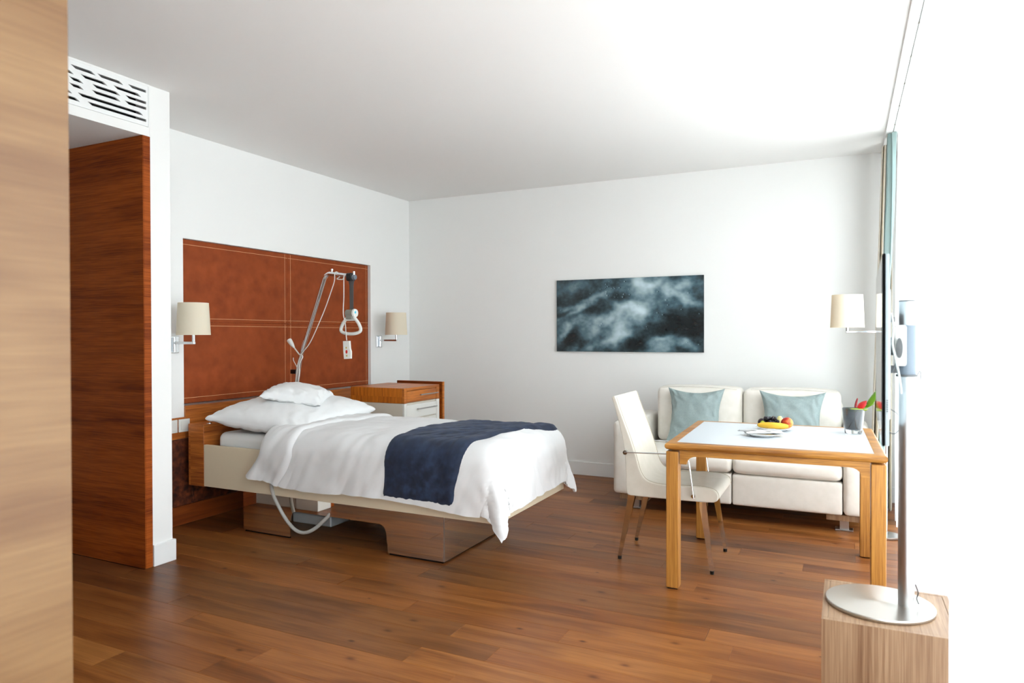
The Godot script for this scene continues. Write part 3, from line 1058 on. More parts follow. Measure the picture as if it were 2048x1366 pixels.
func build_bedding() -> void:
	var mt := mb().rbox(Vector3(-2.842, 0.566, -3.82), Vector3(2.10, 0.188, 0.88), 0.05, 4)
	whole("mattress", mt, M.mattress_cover, Vector3(-2.842, 0.475, -3.82), "white covered mattress lying in the bed frame", "mattress")

	var rows := []
	var rc := 100
	var cc := 120
	for j in rc + 1:
		var row := PackedVector3Array()
		var q := float(j) / rc
		for i in cc + 1:
			var p := float(i) / cc
			var near_hang := 0.0
			# the cloth runs from the near hem (q = 0) to the far hem (q = 1), from the head edge (p = 0) to the foot hem (p = 1)
			var t_lin := q * 1.5
			var guess_x := lerpf(-3.42, DX + 0.37, p)
			var ln := 0.315 + 0.045 * sstep(-3.4, -2.7, guess_x) + 0.030 * sstep(-2.0, -1.7, guess_x) + 0.006 * sin(guess_x * 9.0)
			var lf := 0.33
			var total := ln + (DZN - DZF) + lf
			var z := DZN + ln - t_lin / 1.5 * total
			near_hang = clampf((z - DZN) / ln, 0.0, 1.0)
			var xe := -3.385 + 0.05 * sstep(DZN, DZF, z) - 0.13 * near_hang * near_hang + 0.006 * sin(z * 17.0)
			var foot := 0.375 - 0.02 * q
			var xn: float
			if p < 0.34:
				xn = xe + 0.34 * (p / 0.34)
			else:
				xn = lerpf(xe + 0.34, DX + foot, (p - 0.34) / 0.66)
			row.append(drape(xn, z, xn - xe))
		rows.append(row)
	var b := mb().solid_sheet(rows, 0.018, true)
	whole("duvet", b, M.white_linen, Vector3(-2.5, 0.3, -3.8), "white duvet turned down at the head and draped over the bed", "duvet")

	# navy throw across the foot
	var tr := []
	for j in 71:
		var row := PackedVector3Array()
		var q := j / 70.0
		var z := lerpf(DZN + 0.345, DZF - 0.12, q)
		var over := clampf((z - DZN) / 0.345, 0.0, 1.0)
		var inn := clampf((DZN - z) / (DZN - DZF), 0.0, 1.0)
		var xl := -2.43 + 0.02 * inn + 0.015 * sin(z * 7.0)
		var xr := -1.885 - 0.05 * over + 0.15 * inn + 0.010 * sin(z * 9.0 + 1.0)
		for i in 45:
			var p := i / 44.0
			var x := lerpf(xl, xr, p)
			var edge := sstep(0.0, 0.05, p) * (1.0 - sstep(0.95, 1.0, p)) * sstep(0.0, 0.03, q)
			var extra := 0.006 + 0.012 * edge + 0.007 * (1.0 - sstep(0.84, 0.87, p)) * 0.0 + 0.009 * sstep(0.80, 0.83, p) * edge
			extra += 0.0015 * noise.get_noise_2d(x * 14.0, z * 14.0)
			row.append(drape(x, z, 1.0, extra))
		tr.append(row)
	var tm := mb().solid_sheet(tr, 0.008, true)
	var th := thing("throw_blanket", "folded navy blue velvet throw lying across the foot of the bed", "blanket", Vector3(-2.15, 0.4, -3.7))
	part(th, "cloth", tm, M.navy_velvet)
	var hem := PackedVector3Array()
	for i in 45:
		hem.append(tr[2][i] + Vector3(0, 0, 0.0025))
	part(th, "hem", mb().tube(hem, 0.0035, 6), M.navy_velvet)

	# pillows
	var big := mb()
	cushion(big, 0.385, 0.465, 0.130, Transform3D(Basis.from_euler(Vector3(0.075, 0.12, -0.10)), Vector3(-3.575, 0.758, -3.80)), 2.0, 0.68, 0.05, 0.36, 0.010, 48)
	whole("pillow", big, M.pillow_linen, Vector3(-3.60, 0.68, -3.80), "large white pillow leaning on the walnut headboard", "pillow")
	var small := mb()
	cushion(small, 0.21, 0.25, 0.098, Transform3D(Basis.from_euler(Vector3(0.02, 0.50, -0.15)), Vector3(-3.56, 0.878, -3.82)), 5.0, 0.32, 0.08, 0.34, 0.009, 40)
	whole("small_pillow", small, M.pillow_linen, Vector3(-3.57, 0.87, -3.84), "small white pillow lying on top of the large pillow", "pillow")


func build_lifting_pole() -> void:
	var z := -4.25
	var t := thing("lifting_pole", "chrome lifting pole with white grab handle rising from the bed head", "lifting pole", Vector3(-4.03, 0.72, z))
	var pts := [Vector3(-4.02, 0.713, z), Vector3(-3.985, 0.92, z), Vector3(-3.955, 1.10, z), Vector3(-3.93, 1.19, z), Vector3(-3.80, 1.51, z), Vector3(-3.71, 1.735, z), Vector3(-3.688, 1.780, z), Vector3(-3.655, 1.803, z), Vector3(-3.61, 1.803, z), Vector3(-3.43, 1.779, z)]
	part(t, "pole", mb().tube(smooth_path(pts, 6), 0.0165, 14), M.chrome)
	part(t, "stop_pin", mb().lathe([Vector2(0, 0), Vector2(0.007, 0), Vector2(0.007, 0.014), Vector2(0.011, 0.016), Vector2(0.011, 0.028), Vector2(0, 0.028)], Vector3(-3.62, 1.815, z), 12), M.chrome)
	var cl := part(t, "strap_clamp", mb().rbox(Vector3(-3.435, 1.772, z), Vector3(0.055, 0.062, 0.062), 0.014, 2), M.black_plastic, "black clamp holding the strap")
	part(cl, "knob", mb().lathe([Vector2(0, 0), Vector2(0.019, 0.002), Vector2(0.019, 0.026), Vector2(0, 0.028)], Vector3(-3.40, 1.768, z + 0.02), 16, Basis(Vector3(0, 1, 0), Vector3(1, 0, 0), Vector3(0, 0, -1))), M.slate_plastic)
	part(cl, "top_pin", mb().lathe([Vector2(0, 0), Vector2(0.010, 0), Vector2(0.010, 0.03), Vector2(0, 0.03)], Vector3(-3.405, 1.785, z), 12), M.chrome)
	var strap := mb()
	strap.prism(PackedVector2Array([Vector2(-0.034, 0.06), Vector2(0.030, 0.06), Vector2(0.019, 0.0), Vector2(0.017, -0.19), Vector2(-0.017, -0.19), Vector2(-0.019, 0.0)]), 0.004, Transform3D(Basis(), Vector3(-3.428, 1.71, z - 0.002)))
	part(t, "strap", strap, M.dark_grey_plastic, "dark grey webbing strap")
	var hub := part(t, "strap_roller", mb().lathe([Vector2(0, -0.034), Vector2(0.03, -0.034), Vector2(0.03, 0.034), Vector2(0, 0.034)], Vector3(-3.437, 1.492, z), 20, Basis(Vector3(0, 1, 0), Vector3(1, 0, 0), Vector3(0, 0, -1))), M.grey_plastic)
	part(hub, "end_cap", mb().lathe([Vector2(0, 0), Vector2(0.033, 0), Vector2(0.031, 0.014), Vector2(0, 0.017)], Vector3(-3.403, 1.494, z), 20, Basis(Vector3(0, 1, 0), Vector3(1, 0, 0), Vector3(0, 0, -1))), M.white_plastic)
	part(hub, "emblem", mb().ball(Vector3(-3.387, 1.500, z + 0.006), Vector3(0.003, 0.010, 0.010), 6, 10), M.blue_dot, "small light blue dot")
	part(hub, "housing", mb().rbox(Vector3(-3.437, 1.473, z), Vector3(0.062, 0.055, 0.05), 0.008, 2), M.grey_plastic)
	var hp := [Vector3(-3.470, 1.462, z), Vector3(-3.512, 1.415, z), Vector3(-3.532, 1.372, z), Vector3(-3.522, 1.350, z), Vector3(-3.485, 1.338, z), Vector3(-3.437, 1.334, z), Vector3(-3.388, 1.338, z), Vector3(-3.352, 1.350, z), Vector3(-3.342, 1.372, z), Vector3(-3.362, 1.415, z), Vector3(-3.404, 1.462, z)]
	var grip := mb().tube(smooth_path(hp, 5), 0.0125, 10)
	grip.tube(PackedVector3Array([Vector3(-3.487, 1.444, z), Vector3(-3.387, 1.444, z)]), 0.009, 8)
	part(t, "grab_handle", grip, M.white_plastic, "white triangular grab handle")
	part(t, "cable_clip", mb().rbox(Vector3(-3.998, 1.032, z + 0.005), Vector3(0.055, 0.034, 0.05), 0.005), M.black_plastic, "black cable clip")

	# nurse call handset on its own lead, wound over the bar
	var r := thing("call_handset", "white nurse call handset with a red button hanging beside the grab handle", "handset", Vector3(-3.444, 1.144, z + 0.05))
	var zf := z + 0.035
	var lead := mb().tube(smooth_path([Vector3(-3.99, 0.80, zf), Vector3(-3.965, 0.95, zf), Vector3(-3.945, 1.08, zf), Vector3(-3.90, 1.175, zf), Vector3(-3.836, 1.239, zf), Vector3(-3.79, 1.30, zf), Vector3(-3.72, 1.42, zf), Vector3(-3.66, 1.53, zf), Vector3(-3.60, 1.66, zf), Vector3(-3.565, 1.745, zf), Vector3(-3.572, 1.80, z + 0.022), Vector3(-3.572, 1.818, z), Vector3(-3.55, 1.79, z - 0.022), Vector3(-3.545, 1.762, zf - 0.006), Vector3(-3.51, 1.755, zf), Vector3(-3.480, 1.757, zf), Vector3(-3.476, 1.79, zf - 0.008), Vector3(-3.470, 1.74, zf + 0.004), Vector3(-3.470, 1.62, zf + 0.005), Vector3(-3.470, 1.49, zf + 0.012), Vector3(-3.462, 1.42, zf), Vector3(-3.449, 1.345, zf + 0.008), Vector3(-3.448, 1.285, zf)], 5), 0.0038, 7)
	part(r, "lead", lead, M.cable_white)
	var body := part(r, "body", mb().prism(PackedVector2Array([Vector2(-0.028, 0.068), Vector2(0.026, 0.068), Vector2(0.028, 0.01), Vector2(0.036, -0.015), Vector2(0.033, -0.068), Vector2(-0.024, -0.070), Vector2(-0.028, -0.01)]), 0.022, Transform3D(Basis.from_euler(Vector3(0, 0.12, 0.03)), Vector3(-3.446, 1.212, zf - 0.012))), M.white_plastic)
	part(body, "call_button", mb().ball(Vector3(-3.442, 1.197, zf + 0.0105), Vector3(0.010, 0.0145, 0.003), 6, 12), M.red_button, "red call button")
	part(body, "light_button", mb().ball(Vector3(-3.445, 1.228, zf + 0.0105), Vector3(0.006, 0.007, 0.003), 6, 10), M.yellow_button, "small yellow button")
	part(body, "light_button", mb().ball(Vector3(-3.440, 1.167, zf + 0.0105), Vector3(0.006, 0.007, 0.003), 6, 10), M.yellow_button, "small yellow button")

	# gooseneck reading light clipped to the pole
	var g := thing("reading_light", "small white gooseneck reading light clipped to the lifting pole", "reading light", Vector3(-3.95, 0.80, z + 0.045))
	var zg := z + 0.045
	part(g, "gooseneck", mb().tube(smooth_path([Vector3(-3.955, 0.82, zg), Vector3(-3.93, 0.95, zg), Vector3(-3.915, 1.03, zg), Vector3(-3.918, 1.075, zg), Vector3(-3.905, 1.115, zg), Vector3(-3.882, 1.150, zg), Vector3(-3.890, 1.168, zg), Vector3(-3.912, 1.172, zg), Vector3(-3.935, 1.192, zg), Vector3(-3.972, 1.230, zg)], 6), 0.0055, 8), M.cable_white)
	var axis := Vector3(-0.66, 0.75, 0.0).normalized()
	var bs := Basis(axis.cross(Vector3.BACK).normalized(), axis, Vector3.BACK)
	part(g, "lamp_head", mb().lathe([Vector2(0, 0), Vector2(0.007, 0.0), Vector2(0.016, 0.035), Vector2(0.021, 0.075), Vector2(0.019, 0.082), Vector2(0, 0.083)], Vector3(-3.968, 1.226, zg), 16, bs), M.white_plastic)
	part(g, "power_lead", mb().tube(smooth_path([Vector3(-3.975, 0.80, zg), Vector3(-3.955, 0.93, zg), Vector3(-3.94, 1.0, zg), Vector3(-3.935, 1.045, zg), Vector3(-3.955, 1.08, zg - 0.01), Vector3(-3.985, 1.12, zg - 0.012), Vector3(-3.99, 1.145, zg - 0.014)], 5), 0.0035, 6), M.cable_white)


func build_nightstand() -> void:
	var x0 := -3.86
	var x1 := -3.30
	var z0 := -4.765
	var z1 := -5.315
	var t := thing("bedside_cabinet", "bedside cabinet with walnut top section and white drawers beside the bed", "cabinet", Vector3(-3.58, 0, -5.08))
	part(t, "body", mb().bev(Vector3(x0, 0.06, z1), Vector3(x1 - 0.02, 0.751, z0), 0.003), M.stand_laminate)
	part(t, "top_section", mb().bev(Vector3(x0, 0.752, z1), Vector3(x1 - 0.02, 0.880, z0), 0.004, 2), M.stand_veneer, "walnut top section")
	var fr := mb()
	fr.bev(Vector3(x1 - 0.019, 0.752, z0), Vector3(x1, 0.880, z0 - 0.035), 0.002)
	fr.bev(Vector3(x1 - 0.019, 0.752, z1), Vector3(x1, 0.880, z1 + 0.045), 0.002)
	fr.bev(Vector3(x1 - 0.019, 0.857, z1 + 0.046), Vector3(x1, 0.880, z0 - 0.036), 0.002)
	part(t, "front_frame", fr, M.stand_drawer)
	var d := part(t, "drawer", mb().bev(Vector3(x1 - 0.018, 0.757, z1 + 0.052), Vector3(x1 - 0.001, 0.852, z0 - 0.038), 0.002), M.stand_drawer, "walnut drawer")
	handle(d, x1 - 0.001, 0.812, z0 - 0.22, z0 - 0.50)
	part(t, "front_stile", mb().bev(Vector3(x1 - 0.019, 0.06, z0), Vector3(x1, 0.751, z0 - 0.035), 0.002), M.stand_front)
	part(t, "front_stile", mb().bev(Vector3(x1 - 0.019, 0.06, z1), Vector3(x1, 0.751, z1 + 0.045), 0.002), M.stand_front)
	for k in 4:
		var hi: float = 0.735 - 0.125 * k if k < 3 else 0.36
		var lo: float = hi - 0.113 if k < 3 else 0.07
		var dw := part(t, "drawer", mb().bev(Vector3(x1 - 0.018, lo, z1 + 0.050), Vector3(x1 - 0.001, hi, z0 - 0.038), 0.002), M.stand_front, "white drawer")
		handle(dw, x1 - 0.001, (hi + lo) / 2.0 + 0.015, z0 - 0.18, z0 - 0.48)
	part(t, "side_flap", mb().bev(Vector3(-3.80, 0.22, -5.392), Vector3(-3.306, 0.900, -5.367), 0.003), M.cherry_panel, "fold-down walnut flap on the far side")
	part(t, "flap_edge", mb().bev(Vector3(-3.3055, 0.22, -5.393), Vector3(-3.294, 0.900, -5.366), 0.002), M.stand_drawer)
	part(t, "flap_bracket", mb().span(Vector3(-3.75, 0.70, -5.3665), Vector3(-3.45, 0.72, z1 - 0.001)), M.satin_steel)
	for x in [x0 + 0.06, x1 - 0.08]:
		for z in [z0 - 0.07, z1 + 0.07]:
			part(t, "caster", mb().lathe([Vector2(0, 0.001), Vector2(0.022, 0.002), Vector2(0.026, 0.028), Vector2(0.022, 0.055), Vector2(0, 0.06)], Vector3(x, 0, z), 14), M.black_plastic)


func handle(parent: Node3D, x: float, y: float, za: float, zb: float) -> void:
	var b := mb()
	b.bev(Vector3(x + 0.018, y - 0.005, zb), Vector3(x + 0.026, y + 0.005, za), 0.002)
	for z in [za - 0.02, zb + 0.02]:
		b.span(Vector3(x - 0.001, y - 0.004, z - 0.004), Vector3(x + 0.019, y + 0.004, z + 0.004))
	part(parent, "handle", b, M.satin_steel, "slim steel bar handle")


func build_picture() -> void:
	var z := BACK
	var b := mb()
	var x0 := -2.487
	var x1 := -1.110
	var y0 := 1.166
	var y1 := 1.842
	b.face([Vector3(x0, y1, z + 0.022), Vector3(x1, y1, z + 0.022), Vector3(x1, y0, z + 0.022), Vector3(x0, y0, z + 0.022)], Vector3.BACK, [Vector2(0, 0), Vector2(1, 0), Vector2(1, 1), Vector2(0, 1)])
	var t := thing("wall_picture", "wide unframed picture of stormy blue grey clouds on the back wall", "picture", Vector3(-1.8, y0, z))
	part(t, "print", b, M.printed_glass)
	part(t, "backing_board", mb().span(Vector3(x0, y0, z + 0.001), Vector3(x1, y1, z + 0.0215)), M.dark_grey_plastic)


# ---------------------------------------------------------------- sitting corner

func soft_box(a: Vector3, c: Vector3, r: float, bulge: Vector3, seed_at: float) -> MB:
	# an upholstered block: rounded, its faces slightly swollen and creased
	var b := mb()
	var mid := (a + c) / 2.0
	var h := (a - c).abs() / 2.0
	var cnt := 14
	for ax in 3:
		for sg: float in [-1.0, 1.0]:
			var ua := (ax + 1) % 3
			var va := (ax + 2) % 3
			var rows := []
			for i in cnt + 1:
				var row := PackedVector3Array()
				for j in cnt + 1:
					var p := Vector3.ZERO
					p[ax] = sg * h[ax]
					p[ua] = h[ua] * sin((float(i) / cnt - 0.5) * PI)
					p[va] = h[va] * sin((float(j) / cnt - 0.5) * PI)
					var core := Vector3(clampf(p.x, -h.x + r, h.x - r), clampf(p.y, -h.y + r, h.y - r), clampf(p.z, -h.z + r, h.z - r))
					var d := p - core
					var q := core + d.normalized() * r if d.length() > 1e-9 else p
					var fu := 1.0 - pow(p[ua] / h[ua], 2.0)
					var fv := 1.0 - pow(p[va] / h[va], 2.0)
					q[ax] += sg * (bulge[ax] * fu * fv + 0.004 * sqrt(maxf(fu * fv, 0.0)) * noise.get_noise_3d(p.x * 6.0 + seed_at, p.y * 6.0, p.z * 6.0 + seed_at))
					row.append(mid + q)
				rows.append(row)
			b.grid(rows, sg < 0.0)
	# each face's sheet must look outwards
	for k in b.v.size():
		var e := (b.v[k] - mid) / h
		if b.n[k].dot(e) < 0.0:
			b.n[k] = -b.n[k]
	for k in range(0, b.ix.size(), 3):
		var i0 := b.ix[k]
		var i1 := b.ix[k + 1]
		var i2 := b.ix[k + 2]
		if (b.v[i2] - b.v[i0]).cross(b.v[i1] - b.v[i0]).dot(b.n[i0] + b.n[i1] + b.n[i2]) < 0.0:
			b.ix[k + 1] = i2
			b.ix[k + 2] = i1
	return b


func build_sofa() -> void:
	var t := thing("sofa", "two-seat cream leather sofa against the back wall", "sofa", Vector3(-0.72, 0, -5.5))
	part(t, "base", soft_box(Vector3(-1.43, 0.115, -5.95), Vector3(-0.725, 0.335, -5.06), 0.018, Vector3(0, 0, 0.006), 1.0), M.cream_leather)
	part(t, "base", soft_box(Vector3(-0.721, 0.115, -5.95), Vector3(-0.015, 0.335, -5.06), 0.018, Vector3(0, 0, 0.006), 2.0), M.cream_leather)
	part(t, "armrest", soft_box(Vector3(-1.595, 0.115, -5.98), Vector3(-1.432, 0.665, -5.05), 0.035, Vector3(0.006, 0.008, 0.006), 3.0), M.cream_leather)
	part(t, "armrest", soft_box(Vector3(-0.013, 0.115, -5.98), Vector3(0.150, 0.665, -5.05), 0.035, Vector3(0.006, 0.008, 0.006), 4.0), M.cream_leather)
	part(t, "backrest_frame", soft_box(Vector3(-1.43, 0.12, -6.02), Vector3(-0.015, 0.80, -5.86), 0.04, Vector3(0, 0.004, 0), 5.0), M.cream_leather)
	for k in 2:
		var a: float = [-1.430, -0.720][k]
		var c: float = [-0.724, -0.016][k]
		part(t, "seat_cushion", soft_box(Vector3(a, 0.340, -5.70), Vector3(c, 0.455, -5.045), 0.04, Vector3(0, 0.022, 0.010), 6.0 + k), M.cream_leather)
		var bc := part(t, "back_cushion", soft_box(Vector3(a + 0.035 * (1 - k), 0.45, -5.85), Vector3(c - 0.01 * k, 0.900, -5.60), 0.055, Vector3(0.0, 0.014, 0.028), 9.0 + k), M.cream_leather)
		var seam := PackedVector3Array()
		for s in 13:
			seam.append(Vector3(lerpf(a + 0.06, c - 0.04, s / 12.0), 0.893 + 0.013 * sin(PI * s / 12.0), -5.625))
		part(bc, "piping", mb().tube(seam, 0.003, 6), M.cream_leather)
	for x in [-1.44, -0.005]:
		for z in [-5.16, -5.86]:
			var f := part(t, "foot", mb().bev(Vector3(x - 0.028, 0.008, z - 0.02), Vector3(x + 0.028, 0.075, z + 0.02), 0.002), M.satin_steel, "steel foot")
			part(f, "foot_plate", mb().bev(Vector3(x - 0.055, 0.001, z - 0.04), Vector3(x + 0.055, 0.010, z + 0.04), 0.002), M.satin_steel)
			part(f, "mounting_block", mb().bev(Vector3(x - 0.11, 0.075, z - 0.05), Vector3(x + 0.11, 0.114, z + 0.07), 0.002), M.plinth_veneer, "light wood mounting block")
	# scatter cushions
	var c1 := mb()
	cushion(c1, 0.222, 0.222, 0.075, Transform3D(Basis.from_euler(Vector3(PI / 2 - 0.24, 0.0, 0.035)), Vector3(-1.062, 0.685, -5.49)), 12.0, 1.0, 0.19, 0.42, 0.010, 34)
	whole("scatter_cushion", c1, M.teal_silk, Vector3(-1.062, 0.47, -5.49), "teal silk cushion on the sofa, nearest the white chair", "cushion", "teal cushions on the sofa")
	var c2 := mb()
	cushion(c2, 0.232, 0.222, 0.075, Transform3D(Basis.from_euler(Vector3(PI / 2 - 0.24, 0.0, -0.02)), Vector3(-0.357, 0.682, -5.49)), 15.0, 1.0, 0.19, 0.42, 0.010, 34)
	whole("scatter_cushion", c2, M.teal_silk, Vector3(-0.357, 0.47, -5.49), "teal silk cushion on the sofa, behind the fruit plate", "cushion", "teal cushions on the sofa")


func build_table() -> void:
	# built in its own axes: x across the front, z from the front (0.51) to the back
	var t := thing("dining_table", "square wooden dining table with a white laminate top", "table", Vector3(-0.349, 0, -4.098), "", 0.0305)
	var hx := 0.510
	var hz := 0.518
	var top := part(t, "tabletop", mb().span(Vector3(-hx + 0.05, 0.735, -hz + 0.05), Vector3(hx - 0.05, 0.7595, hz - 0.05)), M.table_laminate, "white laminate tabletop")
	# mitred bull-nosed edging
	var prof := [Vector2(0.052, 0.7600), Vector2(0.012, 0.7600), Vector2(0.004, 0.7575), Vector2(0.0, 0.752), Vector2(-0.002, 0.744), Vector2(0.0, 0.736), Vector2(0.006, 0.728), Vector2(0.014, 0.725), Vector2(0.052, 0.725)]
	for side in 4:
		var b := mb()
		var ends := []
		for e in 2:
			var row := PackedVector3Array()
			for p in prof:
				var sg := -1.0 if e == 0 else 1.0
				match side:
					0: row.append(Vector3(sg * (hx - p.x), p.y, hz - p.x))
					1: row.append(Vector3(sg * (hx - p.x), p.y, -hz + p.x))
					2: row.append(Vector3(hx - p.x, p.y, sg * (hz - p.x)))
					3: row.append(Vector3(-hx + p.x, p.y, sg * (hz - p.x)))
			ends.append(row)
		b.grid(ends, side in [1, 2])
		part(top, "edging", b, M.table_wood, "rounded wood edging")
	var lw := 0.064
	for sx: float in [-1.0, 1.0]:
		for sz: float in [-1.0, 1.0]:
			var x: float = sx * (hx - 0.004)
			var z: float = sz * (hz - 0.006)
			var leg := part(t, "leg", mb().bev(Vector3(x, 0.006, z), Vector3(x - sx * lw, 0.716, z - sz * lw * 1.1), 0.005, 2), M.table_leg_wood)
			part(leg, "glide", mb().bev(Vector3(x - sx * 0.006, 0.001, z - sz * 0.006), Vector3(x - sx * (lw - 0.006), 0.007, z - sz * (lw - 0.006)), 0.001), M.black_plastic)
	# aprons end in rounded brackets against the legs
	for side in 4:
		var half := (hx if side < 2 else hz) - 0.008 - (lw if side < 2 else lw * 1.1)
		var poly := PackedVector2Array([Vector2(-half, 0.724), Vector2(half, 0.724), Vector2(half, 0.652)])
		for k in 6:
			var a := PI / 2 * k / 5.0
			poly.append(Vector2(half - 0.085 + 0.05 * cos(a), 0.652 + 0.043 * sin(a)))
		for k in 6:
			var a2 := PI / 2 * (5 - k) / 5.0
			poly.append(Vector2(-half + 0.085 - 0.05 * cos(a2), 0.652 + 0.043 * sin(a2)))
		poly.append(Vector2(-half, 0.652))
		poly.reverse()
		var xf: Transform3D
		match side:
			0: xf = Transform3D(Basis(), Vector3(0, 0, hz - 0.040))
			1: xf = Transform3D(Basis(), Vector3(0, 0, -hz + 0.015))
			2: xf = Transform3D(Basis(Vector3.UP, PI / 2), Vector3(hx - 0.040, 0, 0))
			3: xf = Transform3D(Basis(Vector3.UP, PI / 2), Vector3(-hx + 0.015, 0, 0))
		part(t, "apron", mb().prism(poly, 0.025, xf), M.table_wood)


func build_chair() -> void:
	var zn := -3.885
	var zf := -4.345
	var zm := (zn + zf) / 2.0
	var t := thing("dining_chair", "cream leather chair with chrome legs and thin armrests at the table", "chair", Vector3(-0.93, 0, zm))
	# side outline of the one-piece padded shell: down the inner face, over the seat, back along the underside and up the rear
	var inner := smooth_path([Vector3(-1.206, 0.956, 0), Vector3(-1.168, 0.85, 0), Vector3(-1.122, 0.73, 0), Vector3(-1.086, 0.62, 0), Vector3(-1.060, 0.535, 0), Vector3(-1.025, 0.490, 0), Vector3(-0.965, 0.473, 0), Vector3(-0.88, 0.471, 0), Vector3(-0.76, 0.478, 0), Vector3(-0.68, 0.475, 0), Vector3(-0.640, 0.462, 0), Vector3(-0.625, 0.435, 0), Vector3(-0.632, 0.408, 0), Vector3(-0.655, 0.396, 0)], 4)
	var outer := smooth_path([Vector3(-0.72, 0.392, 0), Vector3(-0.90, 0.390, 0), Vector3(-1.08, 0.390, 0), Vector3(-1.128, 0.392, 0), Vector3(-1.142, 0.402, 0), Vector3(-1.146, 0.43, 0), Vector3(-1.150, 0.55, 0), Vector3(-1.158, 0.66, 0), Vector3(-1.185, 0.79, 0), Vector3(-1.222, 0.92, 0), Vector3(-1.232, 0.950, 0), Vector3(-1.224, 0.962, 0), Vector3(-1.213, 0.963, 0)], 4)
	var loop := PackedVector2Array()
	for p in inner: loop.append(Vector2(p.x, p.y))
	for p in outer: loop.append(Vector2(p.x, p.y))
	var outw := PackedVector2Array()
	for i in loop.size():
		var d := loop[(i + 1) % loop.size()] - loop[(i - 1 + loop.size()) % loop.size()]
		outw.append(Vector2(-d.y, d.x).normalized())
	var shell := mb()
	var rows2 := []
	var r_edge := 0.008
	for e in 12:
		var a := PI / 2 * (e if e < 6 else 11 - e) / 5.0
		var inset := r_edge * (1.0 - sin(a))
		var zz := zn - r_edge * (1.0 - cos(a)) if e >= 6 else zf + r_edge * (1.0 - cos(a))
		var row := PackedVector3Array()
		for i in loop.size():
			row.append(Vector3(loop[i].x - outw[i].x * inset, loop[i].y - outw[i].y * inset, zz))
		row.append(row[0])
		rows2.append(row)
	shell.grid(rows2, true, true)
	# flat side faces: a ribbon between the inner and the outer line
	var half_in := inner.size()
	for e in 2:
		var nz := Vector3(0, 0, -1.0 if e == 0 else 1.0)
		var zz2 := zf if e == 0 else zn
		var rib := []
		for k in 41:
			var fa := k / 20.0 * 19.0 if k < 20 else 19.0 + (k - 20) / 20.0 * (half_in - 20)
			var fb := lerpf(outer.size() - 1, 16.0, k / 20.0) if k < 20 else lerpf(16.0, 0.0, (k - 20) / 20.0)
			for w in 2:
				var f := fa if w == 0 else fb
				var i0 := int(f) + (0 if w == 0 else half_in)
				var i1 := mini(i0 + 1, half_in - 1 if w == 0 else loop.size() - 1)
				var p := (loop[i0] - outw[i0] * r_edge).lerp(loop[i1] - outw[i1] * r_edge, f - int(f))
				rib.append(shell.add(Vector3(p.x, p.y, zz2), nz))
		for k in 40:
			shell.quad(rib[k * 2], rib[k * 2 + 1], rib[k * 2 + 3], rib[k * 2 + 2])
	part(t, "seat_shell", shell, M.chair_leather)
	# piping along both edges of the inner face
	for side: float in [zn - 0.010, zf + 0.010]:
		var line := PackedVector3Array()
		for i in range(0, inner.size() - 6):
			line.append(Vector3(loop[i].x + outw[i].x * 0.0005, loop[i].y + outw[i].y * 0.0005, side))
		part(t, "piping", mb().tube(line, 0.0026, 6), M.chair_piping)
	for k in 4:
		var rear := k < 2
		var z: float = zn - 0.028 if k % 2 == 0 else zf + 0.028
		var foot: Vector3 = [Vector3(-1.197, 0.018, -3.930), Vector3(-1.207, 0.018, -4.330), Vector3(-0.660, 0.018, -3.890), Vector3(-0.657, 0.018, -4.334)][k]
		var head := Vector3(-1.115 if rear else -0.715, 0.400, z - 0.003 if k % 2 == 0 else z + 0.003)
		var b := mb()
		var rows := []
		for e in 2:
			var c: Vector3 = head if e == 0 else foot
			var hw := 0.021 if e == 0 else 0.0095
			rows.append([c + Vector3(-hw, 0, hw * 0.7), c + Vector3(hw, 0, hw * 0.7), c + Vector3(hw, 0, -hw * 0.7), c + Vector3(-hw, 0, -hw * 0.7)])
		for q in 4:
			var r := (q + 1) % 4
			var out: Vector3 = (rows[0][q] + rows[0][r]) / 2.0 - head
			b.face([rows[0][q], rows[0][r], rows[1][r], rows[1][q]], out.normalized())
		b.face(rows[0], Vector3.UP)
		b.face(rows[1], Vector3.DOWN)
		var leg := part(t, "leg", b, M.chrome, "tapered chrome leg")
		part(leg, "tip", mb().lathe([Vector2(0, 0), Vector2(0.011, 0.0), Vector2(0.012, 0.018), Vector2(0, 0.019)], Vector3(foot.x, 0.001, foot.z), 10), M.black_plastic, "black rubber tip")
	for side in 2:
		var z: float = zn + 0.018 if side == 0 else zf - 0.018
		var arm := part(t, "armrest", mb().tube(smooth_path([Vector3(-1.150, 0.643, z), Vector3(-1.05, 0.646, z), Vector3(-0.92, 0.650, z), Vector3(-0.825, 0.653, z), Vector3(-0.795, 0.643, z), Vector3(-0.781, 0.610, z), Vector3(-0.768, 0.51, z), Vector3(-0.755, 0.415, z)], 6), 0.0085, 8, true, 0.5), M.chrome, "thin chrome armrest")
		var zi: float = zn - 0.005 if side == 0 else zf + 0.005
		part(arm, "fixing", mb().tube(PackedVector3Array([Vector3(-1.145, 0.641, z + (0.006 if side == 0 else -0.006)), Vector3(-1.145, 0.641, zi)]), 0.013, 12), M.chrome)
		part(arm, "fixing", mb().tube(PackedVector3Array([Vector3(-0.758, 0.425, z + (0.004 if side == 0 else -0.004)), Vector3(-0.758, 0.425, zi)]), 0.011, 12), M.chrome)


